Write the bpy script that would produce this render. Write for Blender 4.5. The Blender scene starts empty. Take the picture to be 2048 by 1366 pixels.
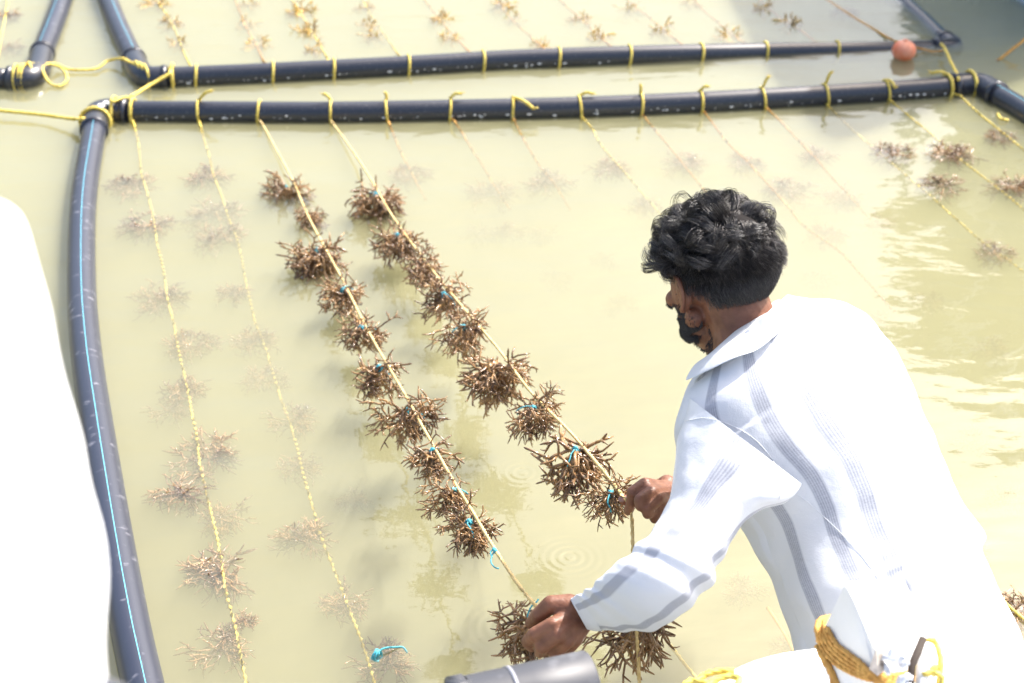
import bpy, bmesh, math, random
import numpy as np
from mathutils import Vector, Matrix, noise

R = math.radians
sc = bpy.context.scene
C = sc.collection

# ---------------------------------------------------------------- camera, sky, sun, exposure
CAM_H, PITCH, FPX = 1.99, R(29.8), 3200.0
cam_d = bpy.data.cameras.new('camera')
cam = bpy.data.objects.new('camera', cam_d)
C.objects.link(cam)
cam.location = (0, 0, CAM_H)
cam.rotation_euler = (math.pi/2 - PITCH, 0, 0)
cam_d.sensor_width = 36
cam_d.lens = FPX/2048*36
cam_d.clip_start = 0.05
cam_d.clip_end = 900
cam_d.dof.use_dof = True
cam_d.dof.focus_distance = 2.75
cam_d.dof.aperture_fstop = 5.0
sc.camera = cam

SUN_EL, SUN_AZ = R(50), R(46)          # azimuth from +Y towards +X
w = bpy.data.worlds.new('World'); sc.world = w; w.use_nodes = True
wn = w.node_tree
for n in list(wn.nodes): wn.nodes.remove(n)
sky = wn.nodes.new('ShaderNodeTexSky'); sky.sky_type = 'NISHITA'; sky.sun_disc = False
sky.sun_elevation = SUN_EL; sky.sun_rotation = SUN_AZ
sky.air_density = 1.2; sky.dust_density = 6.0; sky.ozone_density = 1.0
bg = wn.nodes.new('ShaderNodeBackground'); bg.inputs[1].default_value = 0.15
wo = wn.nodes.new('ShaderNodeOutputWorld')
wn.links.new(sky.outputs[0], bg.inputs[0]); wn.links.new(bg.outputs[0], wo.inputs[0])
sd = Vector((math.sin(SUN_AZ)*math.cos(SUN_EL), math.cos(SUN_AZ)*math.cos(SUN_EL), math.sin(SUN_EL)))
sl = bpy.data.lights.new('sun', 'SUN'); sl.energy = 4.1; sl.angle = R(0.5); sl.color = (1.0, 0.96, 0.9)
so = bpy.data.objects.new('sun', sl); C.objects.link(so)
so.rotation_euler = sd.to_track_quat('Z', 'Y').to_euler()
so.location = sd*20
sc.view_settings.view_transform = 'Standard'
sc.view_settings.look = 'None'
sc.view_settings.gamma = 1
sc.view_settings.use_curve_mapping = False
sc.view_settings.exposure = 1.15
sc.cycles.max_bounces = 10
sc.cycles.transparent_max_bounces = 24
sc.cycles.volume_bounces = 8
sc.cycles.sample_clamp_indirect = 8
sc.cycles.use_denoising = True

# ---------------------------------------------------------------- helpers
cp, sp = math.cos(PITCH), math.sin(PITCH)
def ray(px, py):
    dx = (px-1024)/FPX; dy = (683-py)/FPX
    return Vector((dx, cp + sp*dy, -sp + cp*dy))
def Z(px, py, z=0.0):                   # the point of the photograph's pixel at height z
    d = ray(px, py); return Vector((0, 0, CAM_H)) + d*((z-CAM_H)/d.z)
def D(px, py, d):                       # ... at depth d
    return Vector((0, 0, CAM_H)) + ray(px, py)*d

def tag(o, label=None, cat=None, group=None, kind=None):
    if label: o['label'] = label
    if cat: o['category'] = cat
    if group: o['group'] = group
    if kind: o['kind'] = kind
    return o
def empty(name, loc=(0, 0, 0)):
    o = bpy.data.objects.new(name, None); C.objects.link(o); o.location = loc
    o.empty_display_size = .05
    return o
def mesh_obj(name, verts, faces, mat, parent=None, smooth=True, uvs=None):
    me = bpy.data.meshes.new(name)
    me.from_pydata([tuple(v) for v in verts], [], faces)
    if uvs is not None:
        ul = me.uv_layers.new(name='UVMap')
        li = np.empty(len(me.loops), dtype=np.int32); me.loops.foreach_get('vertex_index', li)
        ul.data.foreach_set('uv', np.asarray(uvs, dtype=np.float32)[li].ravel())
    me.update()
    if smooth: me.polygons.foreach_set('use_smooth', [True]*len(me.polygons))
    me.materials.append(mat)
    o = bpy.data.objects.new(name, me); C.objects.link(o)
    if parent:
        o.parent = parent
        o.matrix_parent_inverse = Matrix.Translation(-parent.location) if parent.type == 'EMPTY' else Matrix.Identity(4)
    return o

def smooth_path(pts, step=0.02):
    """Catmull-Rom through 3D points, resampled"""
    P = [Vector(p) for p in pts]
    if len(P) == 2:
        n = max(2, int((P[1]-P[0]).length/step)); return [P[0].lerp(P[1], i/n) for i in range(n+1)]
    E = [P[0]*2-P[1]] + P + [P[-1]*2-P[-2]]
    out = []
    for i in range(1, len(E)-2):
        a, b, c, d = E[i-1], E[i], E[i+1], E[i+2]
        n = max(2, int((c-b).length/step))
        for k in range(n):
            t = k/n
            out.append(0.5*((2*b)+(c-a)*t+(2*a-5*b+4*c-d)*t*t+(3*b-a-3*c+d)*t**3))
    out.append(P[-1])
    return out

def frames(path):
    n = len(path); T = []
    for i in range(n):
        t = path[min(i+1, n-1)]-path[max(i-1, 0)]
        T.append(t.normalized() if t.length > 1e-9 else Vector((0, 0, 1)))
    up = Vector((0, 0, 1)) if abs(T[0].z) < .9 else Vector((1, 0, 0))
    N = [(up - T[0]*up.dot(T[0])).normalized()]
    for i in range(1, n):
        v = N[-1] - T[i]*N[-1].dot(T[i])
        N.append(v.normalized() if v.length > 1e-6 else N[-1])
    return T, N, [T[i].cross(N[i]) for i in range(n)]

class MB:
    def __init__(s): s.v = []; s.f = []; s.uv = []
    def tube(s, path, rad, sides=8, lobes=0, lobe_amp=.0, twist=0., cap=True, point=False):
        T, N, B = frames(path); n = len(path); b0 = len(s.v); L = 0
        for i, p in enumerate(path):
            if i: L += (path[i]-path[i-1]).length
            r = rad(i/(n-1)) if callable(rad) else (rad[i] if isinstance(rad, (list, tuple)) else rad)
            for k in range(sides):
                a = 2*math.pi*k/sides
                rr = r*(1+lobe_amp*math.cos(lobes*a)) if lobes else r
                aa = a + twist*L
                s.v.append(p + N[i]*(math.cos(aa)*rr) + B[i]*(math.sin(aa)*rr)); s.uv.append((k/sides, L))
        for i in range(n-1):
            for k in range(sides):
                k2 = (k+1) % sides
                s.f.append((b0+i*sides+k, b0+i*sides+k2, b0+(i+1)*sides+k2, b0+(i+1)*sides+k))
        if cap:
            s.f.append(tuple(b0+k for k in reversed(range(sides))))
            s.f.append(tuple(b0+(n-1)*sides+k for k in range(sides)))
        return s
    def rope(s, path, r=.0035, step=None):
        return s.tube(path, r, sides=9, lobes=3, lobe_amp=.16, twist=150)
    def box(s, c, h, M=None):
        b0 = len(s.v)
        for dx in (-1, 1):
            for dy in (-1, 1):
                for dz in (-1, 1):
                    v = Vector((dx*h[0], dy*h[1], dz*h[2]))
                    if M: v = M @ v
                    s.v.append(Vector(c)+v); s.uv.append((0, 0))
        for f in ((0,1,3,2),(4,6,7,5),(0,4,5,1),(2,3,7,6),(0,2,6,4),(1,5,7,3)):
            s.f.append(tuple(b0+i for i in f))
        return s
    def ball(s, c, r, seg=16, rings=10, M=None):
        b0 = len(s.v); c = Vector(c)
        rr = r if isinstance(r, (tuple, list)) else (r, r, r)
        def add(v):
            v = Vector((v[0]*rr[0], v[1]*rr[1], v[2]*rr[2]))
            if M: v = M @ v
            s.v.append(c+v); s.uv.append((0, 0))
        add((0, 0, 1))
        for i in range(1, rings):
            t = math.pi*i/rings
            for k in range(seg):
                a = 2*math.pi*k/seg; add((math.sin(t)*math.cos(a), math.sin(t)*math.sin(a), math.cos(t)))
        add((0, 0, -1)); e = len(s.v)-1
        for k in range(seg):
            k2 = (k+1) % seg
            s.f.append((b0, b0+1+k, b0+1+k2))
            for i in range(rings-2):
                a = b0+1+i*seg
                s.f.append((a+k, a+seg+k, a+seg+k2, a+k2))
            s.f.append((b0+1+(rings-2)*seg+k, e, b0+1+(rings-2)*seg+k2))
        return s
    def build(s, name, mat, parent=None, smooth=True):
        return mesh_obj(name, s.v, s.f, mat, parent, smooth, s.uv)

# ---------------------------------------------------------------- materials
def mat(name, col, rough=.5, spec=.5, metal=0):
    m = bpy.data.materials.new(name); m.use_nodes = True
    b = m.node_tree.nodes['Principled BSDF']
    b.inputs['Base Color'].default_value = (*col, 1); b.inputs['Roughness'].default_value = rough
    b.inputs['Specular IOR Level'].default_value = spec; b.inputs['Metallic'].default_value = metal
    return m
def nd(m, t, **kw):
    n = m.node_tree.nodes.new(t)
    for k, v in kw.items():
        if k.startswith('_'): n.inputs[k[1:]].default_value = v
        else: setattr(n, k, v)
    return n
def lk(m, a, b): m.node_tree.links.new(a, b)
def P(m): return m.node_tree.nodes['Principled BSDF']
def noisy(m, c1, c2, scale=20, lo=.4, hi=.6, detail=4, vec=None, bump=0, bscale=None, bdist=.002, coord='Object', mapscale=None):
    tc = nd(m, 'ShaderNodeTexCoord'); v = tc.outputs[coord]
    if mapscale:
        mp = nd(m, 'ShaderNodeMapping'); mp.inputs['Scale'].default_value = mapscale; lk(m, v, mp.inputs[0]); v = mp.outputs[0]
    n = nd(m, 'ShaderNodeTexNoise', _Scale=scale, _Detail=detail); lk(m, v, n.inputs['Vector'])
    cr = nd(m, 'ShaderNodeValToRGB'); cr.color_ramp.elements[0].position = lo; cr.color_ramp.elements[1].position = hi
    cr.color_ramp.elements[0].color = (*c1, 1); cr.color_ramp.elements[1].color = (*c2, 1)
    lk(m, n.outputs[0], cr.inputs[0]); lk(m, cr.outputs[0], P(m).inputs['Base Color'])
    if bump:
        n2 = nd(m, 'ShaderNodeTexNoise', _Scale=bscale or scale*3, _Detail=3); lk(m, v, n2.inputs['Vector'])
        bp = nd(m, 'ShaderNodeBump', _Strength=bump, _Distance=bdist); lk(m, n2.outputs[0], bp.inputs['Height'])
        lk(m, bp.outputs[0], P(m).inputs['Normal'])
    return n, cr

# water: clear skin with Fresnel mirror over a murky silt-laden body
water_m = bpy.data.materials.new('water'); water_m.use_nodes = True
t = water_m.node_tree
for n in list(t.nodes): t.nodes.remove(n)
tc = nd(water_m, 'ShaderNodeTexCoord')
def wave(scale, sx, sy, rot, detail=2):
    mp = nd(water_m, 'ShaderNodeMapping'); mp.inputs['Scale'].default_value = (sx, sy, 1); mp.inputs['Rotation'].default_value = (0, 0, R(rot))
    lk(water_m, tc.outputs['Object'], mp.inputs[0])
    n = nd(water_m, 'ShaderNodeTexNoise', _Scale=scale, _Detail=detail, _Roughness=.5); lk(water_m, mp.outputs[0], n.inputs['Vector'])
    return n.outputs[0]
def mth(op, a, b=None, m=water_m):
    n = nd(m, 'ShaderNodeMath', operation=op)
    for i, x in enumerate((a, b)):
        if x is None: continue
        if isinstance(x, (int, float)): n.inputs[i].default_value = x
        else: lk(m, x, n.inputs[i])
    return n.outputs[0]
h = mth('ADD', mth('MULTIPLY', wave(1.1, .8, 1.3, 8), .040), mth('MULTIPLY', wave(4.2, .8, 1.5, -12), .0088))
h = mth('ADD', h, mth('MULTIPLY', wave(17, .7, 1.4, 5, 3), .0013))
# rings where drops fall from the lifted lines
for (px, py, rad, amp) in ((1045, 945, .07, .0011), (1140, 1115, .09, .0012), (985, 1010, .045, .0006), (1015, 1255, .11, .0009), (960, 850, .05, .0006)):
    c = Z(px, py, 0)
    vm = nd(water_m, 'ShaderNodeVectorMath', operation='DISTANCE'); lk(water_m, tc.outputs['Object'], vm.inputs[0]); vm.inputs[1].default_value = c
    d = vm.outputs['Value']
    s = mth('SINE', mth('MULTIPLY', d, 2*math.pi/.018))
    fall = nd(water_m, 'ShaderNodeMapRange'); fall.inputs['From Min'].default_value = rad; fall.inputs['From Max'].default_value = rad*.2
    lk(water_m, d, fall.inputs['Value'])
    h = mth('ADD', h, mth('MULTIPLY', mth('MULTIPLY', s, fall.outputs[0]), amp*.3))
bp = nd(water_m, 'ShaderNodeBump', _Strength=1.0, _Distance=1.0); lk(water_m, h, bp.inputs['Height'])
fr = nd(water_m, 'ShaderNodeFresnel', _IOR=1.75); lk(water_m, bp.outputs[0], fr.inputs['Normal'])
gl = nd(water_m, 'ShaderNodeBsdfGlossy', _Roughness=.03); lk(water_m, bp.outputs[0], gl.inputs['Normal'])
tr = nd(water_m, 'ShaderNodeBsdfTransparent')
mx = nd(water_m, 'ShaderNodeMixShader'); gm = nd(water_m, 'ShaderNodeNewGeometry'); lk(water_m, mth('MULTIPLY', fr.outputs[0], mth('SUBTRACT', 1.0, gm.outputs['Backfacing'])), mx.inputs[0]); lk(water_m, tr.outputs[0], mx.inputs[1]); lk(water_m, gl.outputs[0], mx.inputs[2])
out = nd(water_m, 'ShaderNodeOutputMaterial'); lk(water_m, mx.outputs[0], out.inputs['Surface'])
pv = nd(water_m, 'ShaderNodeVolumePrincipled')
pv.inputs['Color'].default_value = (.63, .615, .415, 1); pv.inputs['Density'].default_value = 10.5
pv.inputs['Absorption Color'].default_value = (0, 0, 0, 1)
lk(water_m, pv.outputs[0], out.inputs['Volume'])

bed_m = mat('silt', (.3, .26, .16), .9)
noisy(bed_m, (.26, .22, .13), (.36, .31, .2), 3)

pipe_m = mat('black_polythene', (.022, .026, .038), .30, .7)
n, cr = noisy(pipe_m, (.019, .022, .034), (.2, .19, .18), 30, .60, .84, 6, coord='UV', mapscale=(1, 3, 1), bump=.15, bscale=60, bdist=.001)
pipe_worn_m = mat('scuffed_black_polythene', (.03, .033, .045), .34, .6)
n, cr = noisy(pipe_worn_m, (.026, .031, .052), (.36, .36, .42), 5, .60, .88, 12, coord='UV', mapscale=(1, 7, 1), bump=.2, bscale=60, bdist=.001)
stripe_m = mat('blue_stripe', (.12, .42, .55), .5)
white_smear_m = mat('white_smear', (.62, .62, .6), .9)
yrope_m = mat('yellow_rope', (.72, .55, .08), .65)
noisy(yrope_m, (.62, .46, .06), (.8, .64, .16), 60, .3, .7)
orope_m = mat('weathered_rope', (.62, .36, .1), .7)
noisy(orope_m, (.52, .25, .05), (.70, .40, .10), 60, .3, .7)
srope_m = mat('sandy_rope', (.68, .5, .22), .75)
noisy(srope_m, (.56, .4, .15), (.76, .58, .28), 80, .3, .7)
cord_m = mat('blue_cord', (.06, .36, .44), .6)
weed_m = mat('brown_seaweed', (.13, .07, .04), .3, .5)
noisy(weed_m, (.11, .056, .026), (.42, .25, .11), 28, .35, .68, 3, bump=.25, bscale=300, bdist=.001)
P(weed_m).inputs['Subsurface Weight'].default_value = 0
P(weed_m).inputs['Coat Weight'].default_value = .4; P(weed_m).inputs['Coat Roughness'].default_value = .12
weed_y_m = mat('golden_seaweed', (.5, .3, .05), .35)
noisy(weed_y_m, (.24, .14, .04), (.68, .44, .09), 18, .35, .6, 3)
P(weed_y_m).inputs['Coat Weight'].default_value = .4

# ---------------------------------------------------------------- water and bed
BED = -.55
S = 150
def box_mesh(name, m, x0, x1, y0, y1, z0, z1):
    v = [(x0,y0,z0),(x1,y0,z0),(x1,y1,z0),(x0,y1,z0),(x0,y0,z1),(x1,y0,z1),(x1,y1,z1),(x0,y1,z1)]
    f = [(3,2,1,0),(4,5,6,7),(0,1,5,4),(1,2,6,5),(2,3,7,6),(3,0,4,7)]
    return mesh_obj(name, v, f, m, smooth=False)
water = box_mesh('water', water_m, -S, S, -S, S, BED-.3, 0)
tag(water, 'murky yellow-green lagoon water with soft ripples', kind='structure')
gx = 60; vs = []; fs = []
for j in range(gx+1):
    for i in range(gx+1):
        u = (i/gx-.5)*2; v_ = (j/gx-.5)*2
        x = S*1.02*u*abs(u)**1.5; y = S*1.02*v_*abs(v_)**1.5+2
        vs.append((x, y, BED + .04*noise.noise(Vector((x*.6, y*.6, 0)))))
for j in range(gx):
    for i in range(gx):
        a = j*(gx+1)+i; fs.append((a, a+1, a+gx+2, a+gx+1))
bed = mesh_obj('seabed', vs, fs, bed_m); tag(bed, 'silty bed under the shallow water', kind='structure')

ORD = ['first','second','third','fourth','fifth','sixth','seventh','eighth','ninth','tenth','eleventh','twelfth','thirteenth','fourteenth','fifteenth']

# ---------------------------------------------------------------- pipe frames
PR = .038
def pipe_run(parent, pts, mtl, name='pipe', r=PR, stripe=None, sides=28):
    path = smooth_path(pts, .03)
    o = MB().tube(path, r, sides=sides).build(name, mtl, parent)
    if stripe is not None:                       # narrow coextruded line let into the wall, 0.4 mm proud
        T, N, B = frames(path); b = MB(); i0 = 0
        for i, p in enumerate(path):
            side = T[i].cross(Vector((0, 0, 1))).normalized(); up = side.cross(T[i])
            for k, da in enumerate((-.024, .024)):
                a = stripe+da; b.v.append(p + (side*math.cos(a)+up*math.sin(a))*(r+.0006)); b.uv.append((k, i))
            if i: b.f.append((2*i-2, 2*i-1, 2*i+1, 2*i))
        s = b.build('stripe', stripe_m, o); s.matrix_parent_inverse = Matrix.Identity(4)
    return o
def elbow(parent, a, c, b, r=PR*1.13):
    a, c, b = Vector(a), Vector(c), Vector(b)
    pts = [a.lerp(c, t/6) for t in range(4)] + [ (a.lerp(c,.5)*(1-t)**2 + c*2*t*(1-t) + b.lerp(c,.5)*t*t) for t in (.15,.3,.45,.6,.75,.9)] + [b.lerp(c, t/6) for t in (3, 2, 1, 0)]
    o = MB().tube(pts, r, sides=28).build('elbow', pipe_m, parent)
    for e, f in ((a, c), (b, c)):
        d = (f-e).normalized()
        MB().tube([e-d*.001, e+d*.018], r*1.07, sides=28).build('socket_rim', pipe_m, o).matrix_parent_inverse = Matrix.Identity(4)
    return o
ZC = .014
def zs(l, z=ZC): return [Z(x, y, z if len(q) == 0 else q[0]) for (x, y, *q) in l]

near = empty('pipe_frame', Z(205, 225, 0)); tag(near, 'black pipe frame nearest the man, holding the lines he lifts', 'pipe frame', 'floating pipe frames')
acr = zs([(255, 224), (400, 225), (650, 226), (900, 222), (1160, 216), (1400, 206), (1650, 192), (1800, 182), (1905, 173)])
pipe_run(near, acr, pipe_m, stripe=R(112))
lft = zs([(188, 262), (167, 400), (163, 560), (172, 700), (196, 870), (228, 1070), (258, 1240), (285, 1366), (330, 1560), (400, 1800)])
pipe_run(near, lft, pipe_worn_m, stripe=R(95))
rgt = zs([(1995, 190), (2055, 226), (2150, 290), (2400, 480), (2700, 760)])
pipe_run(near, rgt, pipe_m, stripe=R(80))
el1 = elbow(near, lft[0], Z(192, 222, ZC), acr[0] + (acr[0]-acr[1]).normalized()*-.0)
el2 = elbow(near, acr[-1], Z(1958, 167, ZC), rgt[0])
def specks(run, parent, n, seed, side=-1):
    rg = random.Random(seed); p_ = smooth_path(run, .02); b = MB()
    for _ in range(n):
        i = rg.randrange(len(p_)-1); q = p_[i].lerp(p_[i+1], rg.random()); t = (p_[i+1]-p_[i]).normalized()
        sd_ = t.cross(Vector((0,0,1)))*-side; a = rg.gauss(-.12, .10); rr = rg.choice((.0012, .0018, .0025, .004))
        b.ball(q + (sd_*math.cos(a)+Vector((0,0,1))*math.sin(a))*PR, (rr*rg.uniform(1,2.2), rr, rr*.8), 7, 5)
    o = b.build('salt_specks', white_smear_m, parent); o['kind'] = 'stuff'
specks(acr, near, 90, 1)
# white repair smear on the left elbow
cpt = Z(200, 222, ZC)
b = MB()
for (px, py, r) in ((196, 212, .022), (212, 205, .02), (185, 218, .016), (222, 208, .013)):
    b.ball(Z(px, py, ZC+.036), (r, r*.8, .006), 12, 8)
b.build('white_patch', white_smear_m, el1).matrix_parent_inverse = Matrix.Identity(4)

farf = empty('pipe_frame', Z(290, 155, 0)); tag(farf, 'black pipe frame beyond, sinking under the water at its right end', 'pipe frame', 'floating pipe frames')
acf = zs([(335, 156), (500, 149), (700, 139), (850, 131), (1000, 122), (1150, 116), (1280, 112, .010), (1400, 109, .003), (1550, 106, -.010), (1700, 104, -.018), (1800, 102, -.024), (1868, 100, -.03)])
pipe_run(farf, acf, pipe_m, stripe=R(112))
lff = zs([(267, 118), (240, 60), (212, -10), (170, -120), (120, -250)])
pipe_run(farf, lff, pipe_worn_m, stripe=R(80))
rgf = zs([(1885, 84, -.032), (1840, 40, -.03), (1775, -15, -.025), (1650, -110, -.02)])
pipe_run(farf, rgf, pipe_m, stripe=R(80))
specks(acf[:7], farf, 60, 2)
elbow(farf, lff[0], Z(285, 158, ZC), acf[0]); elbow(farf, acf[-1], Z(1912, 98, -.032), rgf[0])

cfr = empty('pipe_frame', Z(60, 155, 0)); tag(cfr, 'black pipe frame at the upper left corner, only one elbow in view', 'pipe frame', 'floating pipe frames')
lfc = zs([(85, 105), (105, 55), (128, -10), (160, -120)])
pipe_run(cfr, lfc, pipe_worn_m, stripe=R(100))
lcc = zs([(18, 158), (-80, 160), (-300, 165)])
pipe_run(cfr, lcc, pipe_m)
elbow(cfr, lfc[0], Z(72, 160, ZC), lcc[0])

# ---------------------------------------------------------------- ropes
def band(c, axis, r=PR+.003, rr=.0032, tilt=.0):
    """a turn of rope round a pipe"""
    axis = axis.normalized(); s = axis.cross(Vector((0, 0, 1))).normalized(); u = s.cross(axis)
    pts = []
    for k in range(29):
        a = 2*math.pi*k/28
        pts.append(c + (s*math.cos(a)+u*math.sin(a))*r + axis*tilt*math.sin(a))
    return pts
def across_at(path, px):
    """point and tangent of a pipe run where it crosses picture column px"""
    best = None
    sp_ = smooth_path(path, .02)
    for i in range(len(sp_)-1):
        p = sp_[i]; rel = p - Vector((0, 0, CAM_H)); dep = rel.y*cp - rel.z*sp
        x = rel.x/dep*FPX+1024
        if best is None or abs(x-px) < best[0]: best = (abs(x-px), p, sp_[i+1]-p)
    return best[1], best[2].normalized()

rng = random.Random(7)
near_ropes = {
 1: [(268,248,.0),(276,285,-.012),(283,350,-.016),(298,400,-.02),(312,470,-.02),(335,590,-.022),(346,650,-.024),(366,740,-.024),(386,840,-.02),(402,930,-.02),(414,1000,-.024),(430,1060,-.018),(443,1130,-.016),(464,1230,-.014),(492,1366,-.012),(520,1500,-.01)],
 2: [(400,248,0),(414,300,-.012),(430,360,-.016),(455,430,-.026),(482,510,-.034),(495,580,-.036),(512,650,-.04),(535,710,-.046),(560,800,-.046),(580,850,-.05),(602,930,-.038),(625,1020,-.03),(655,1110,-.036),(700,1220,-.034),(742,1350,-.03),(790,1500,-.03)],
 3: [(524,246,.006),(553,300,.016),(585,360,.024),(620,440,.038),(685,560,.062),(735,660,.09),(810,790,.14),(850,862,.172),(900,950,.215),(940,1015,.25),(1000,1115,.318),(1045,1180,.365),(1070,1210,.385),(1084,1240,.37),(1084,1280,.345),(1078,1330,.30),(1074,1380,.24),(1070,1440,.1)],
 4: [(664,244,.006),(700,294,.022),(740,355,.04),(790,440,.072),(880,560,.112),(990,690,.172),(1060,782,.222),(1140,864,.28),(1205,940,.345),(1244,990,.39),(1258,1008,.395),(1264,1040,.37),(1266,1100,.33),(1268,1170,.27),(1272,1250,.21),(1277,1330,.15),(1280,1400,.09),(1284,1500,-.02)],
 5: [(777,244,0),(790,275,-.02),(803,305,-.034),(822,345,-.05),(850,400,-.07)],
 6: [(907,240,0),(922,262,-.02),(945,300,-.035),(985,365,-.055),(1020,420,-.08)],
 7: [(1026,236,0),(1045,275,-.022),(1075,325,-.036),(1108,368,-.05),(1140,420,-.07)],
 8: [(1162,232,.0),(1185,258,-.004),(1200,285,-.01),(1230,325,-.02),(1268,368,-.03),(1300,405,-.045),(1340,460,-.07)],
 9: [(1282,226,0),(1310,260,-.018),(1355,315,-.028),(1400,372,-.035),(1450,440,-.05)],
 10: [(1405,220,0),(1450,278,-.014),(1500,330,-.022),(1570,408,-.034),(1610,455,-.045),(1680,505,-.046),(1730,560,-.05),(1790,625,-.06)],
 11: [(1531,214,0),(1580,262,-.012),(1622,308,-.02),(1655,345,-.028),(1692,385,-.04),(1740,440,-.06)],
 12: [(1652,207,0),(1700,250,-.004),(1750,296,-.01),(1830,366,-.014),(1900,428,-.018),(1960,480,-.022),(2060,556,-.03),(2200,660,-.03)],
 13: [(1779,200,0),(1850,258,-.002),(1930,326,-.006),(2050,420,-.01),(2200,540,-.01)],
 14: [(1918,190,0),(1960,228,0.0),(2050,302,-.002),(2200,430,-.005)],
}
near_px = {1:263,2:395,3:520,4:660,5:771,6:905,7:1022,8:1159,9:1278,10:1402,11:1530,12:1647,13:1771,14:1918}
extra = {1:' at the corner elbow',3:', lifted by the lower hand',4:', lifted by the raised hand',14:' beside the far right elbow'}
RP = {}
loose = {2:(28,-18),3:None,4:(-14,-12),5:(-3,-14),6:(24,-10),7:(42,12),8:(26,-3),9:(-1,-16),10:(16,-8),11:(10,-22),12:(8,-24),13:(14,2),14:(-36,0)}
for k, pl in near_ropes.items():
    c, ax = across_at(acr, near_px[k])
    if 5 <= k <= 11: pl = [(q[0], q[1], q[2]*.6) for q in pl]
    path = smooth_path([Z(*q) for q in pl], .012 if k in (3, 4) else .02)
    if k not in (3, 4):
        for i, p in enumerate(path):            # slight kinks
            f = min(1, i/10)
            p.x += f*.004*noise.noise(Vector((i*.13, k*7.1, 0))); p.z += f*.0015*noise.noise(Vector((i*.17, k*3.1, 5))) + (.004 if k in (1, 2) else .002)*f*(p.z < -.012); p.z = min(p.z, -.013*f) if k in (1, 2, 12) else p.z
    lead = smooth_path([c+Vector((0,-PR*.85,-.01)), path[0], path[2]], .01)
    m = yrope_m if k in (1,2,12,13,14,8) else (orope_m if k in (5,6,7,9,10,11) else yrope_m)
    if k in (3, 4): m = srope_m
    r = .0034 if k in (3, 4) else .0040
    o = MB().rope(lead[:-1]+path[1:], r).build('seaweed_rope', m)
    where = 'yellow line tied %s from the left on the near pipe' % ORD[k-1] + extra.get(k, '')
    tag(o, where, 'rope', 'seaweed lines of the near frame')
    MB().rope(band(c, ax, PR+.0035, tilt=rng.uniform(-.004,.004)), .0045).build('knot', yrope_m, o)
    if loose.get(k):
        lx, ly = loose[k]
        b = MB()
        p0 = c+Vector((0, .006, PR+.005)); p2 = p0+Vector((lx/600, -.004+max(0,ly)/400*-1, max(.006, -ly/560)))
        if ly > 0: p2.z = c.z+.03; p2.y -= .035
        pm = (p0+p2)/2+Vector((0, 0, .008))
        b.rope(smooth_path([p0, pm, p2], .006), .0055)
        for q in range(5):                      # frayed tip
            e = p2+Vector((rng.uniform(-.008,.008)+lx/5000, rng.uniform(-.006,.006), rng.uniform(-.004,.01)))
            b.tube([p2, e], .0012, 4)
        b.build('loose_end', yrope_m, o)
    RP[('n', k)] = path

far_ropes = [
 (395, [(380,130),(362,92),(345,50),(325,18),(306,-8),(270,-60)]),
 (547, [(527,124),(510,85),(490,50),(470,0),(450,-40)]),
 (671, [(656,119),(638,88),(620,60),(600,25),(585,0),(560,-40)]),
 (817, [(798,112),(775,78),(755,50),(735,20),(722,-5),(700,-40)]),
 (963, [(940,106),(915,78),(885,45),(860,14),(845,-5),(820,-40)]),
 (1117,[(1090,100),(1060,72),(1030,45),(1003,15),(988,-5),(960,-40)]),
 (1257,[(1228,98),(1195,70),(1170,45),(1130,10),(1110,-10)]),
 (1394,[(1372,96),(1340,70),(1300,36),(1265,8),(1240,-15)]),
 (1532,[(1515,98),(1480,80),(1440,48),(1400,14),(1380,-10)]),
 (1675,[(1640,92),(1600,60),(1560,35),(1530,10),(1500,-20)]),
]
for i, (px, pl) in enumerate(far_ropes):
    c, ax = across_at(acf, px)
    zz = -.004 if i in (0, 2) else -.014
    pts = [Z(x, y, zz if j else -.001) for j, (x, y) in enumerate(pl)]
    path = smooth_path(pts, .02)
    lead = [c+Vector((0, PR*.85, .004))]
    o = MB().rope(lead+path, .0052).build('seaweed_rope', yrope_m if i in (0,2,3) else orope_m)
    tag(o, 'pale yellow line tied %s from the left on the farther pipe' % ORD[i], 'rope', 'seaweed lines of the farther frame')
    MB().rope(band(c, ax, PR+.003, tilt=.004), .005).build('knot', yrope_m, o)
    RP[('f', i)] = path

def rope_thing(pts, r, m, label, name='tie_rope', cat='rope', step=.01, extra_bands=()):
    o = MB().rope(smooth_path(pts, step), r).build(name, m); tag(o, label, cat)
    for (c, ax, rr) in extra_bands:
        MB().rope(band(c, ax, rr), r).build('turn', m, o)
    return o
def ax_of(path, i=0): return (path[i+1]-path[i]).normalized()
rope_thing([Z(-60,215,.02), Z(0,221,.02), Z(80,229,.02), Z(150,238,.035), Z(168,237,.05)], .0065, yrope_m, 'taut yellow mooring rope running left from the near frame corner', 'mooring_rope',
           extra_bands=((Z(190,243,ZC), ax_of(lft), PR*1.13+.005),))
ce = Z(290,160,ZC)
rope_thing([Z(222,205,.06), Z(245,196,.06), Z(262,193,.055), Z(300,170,.03), Z(335,150,.045), Z(341,145,.05), Z(338,136,.05)], .0062, yrope_m, 'yellow rope lashing the near and farther frame corners together', 'lashing_rope',
           extra_bands=((across_at(acr,262)[0], ax_of(acr), PR+.006), (Z(229,223,ZC), ax_of(acr), PR*1.13+.005), (across_at(acf,341)[0], ax_of(acf), PR*1.13+.004)))
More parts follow.
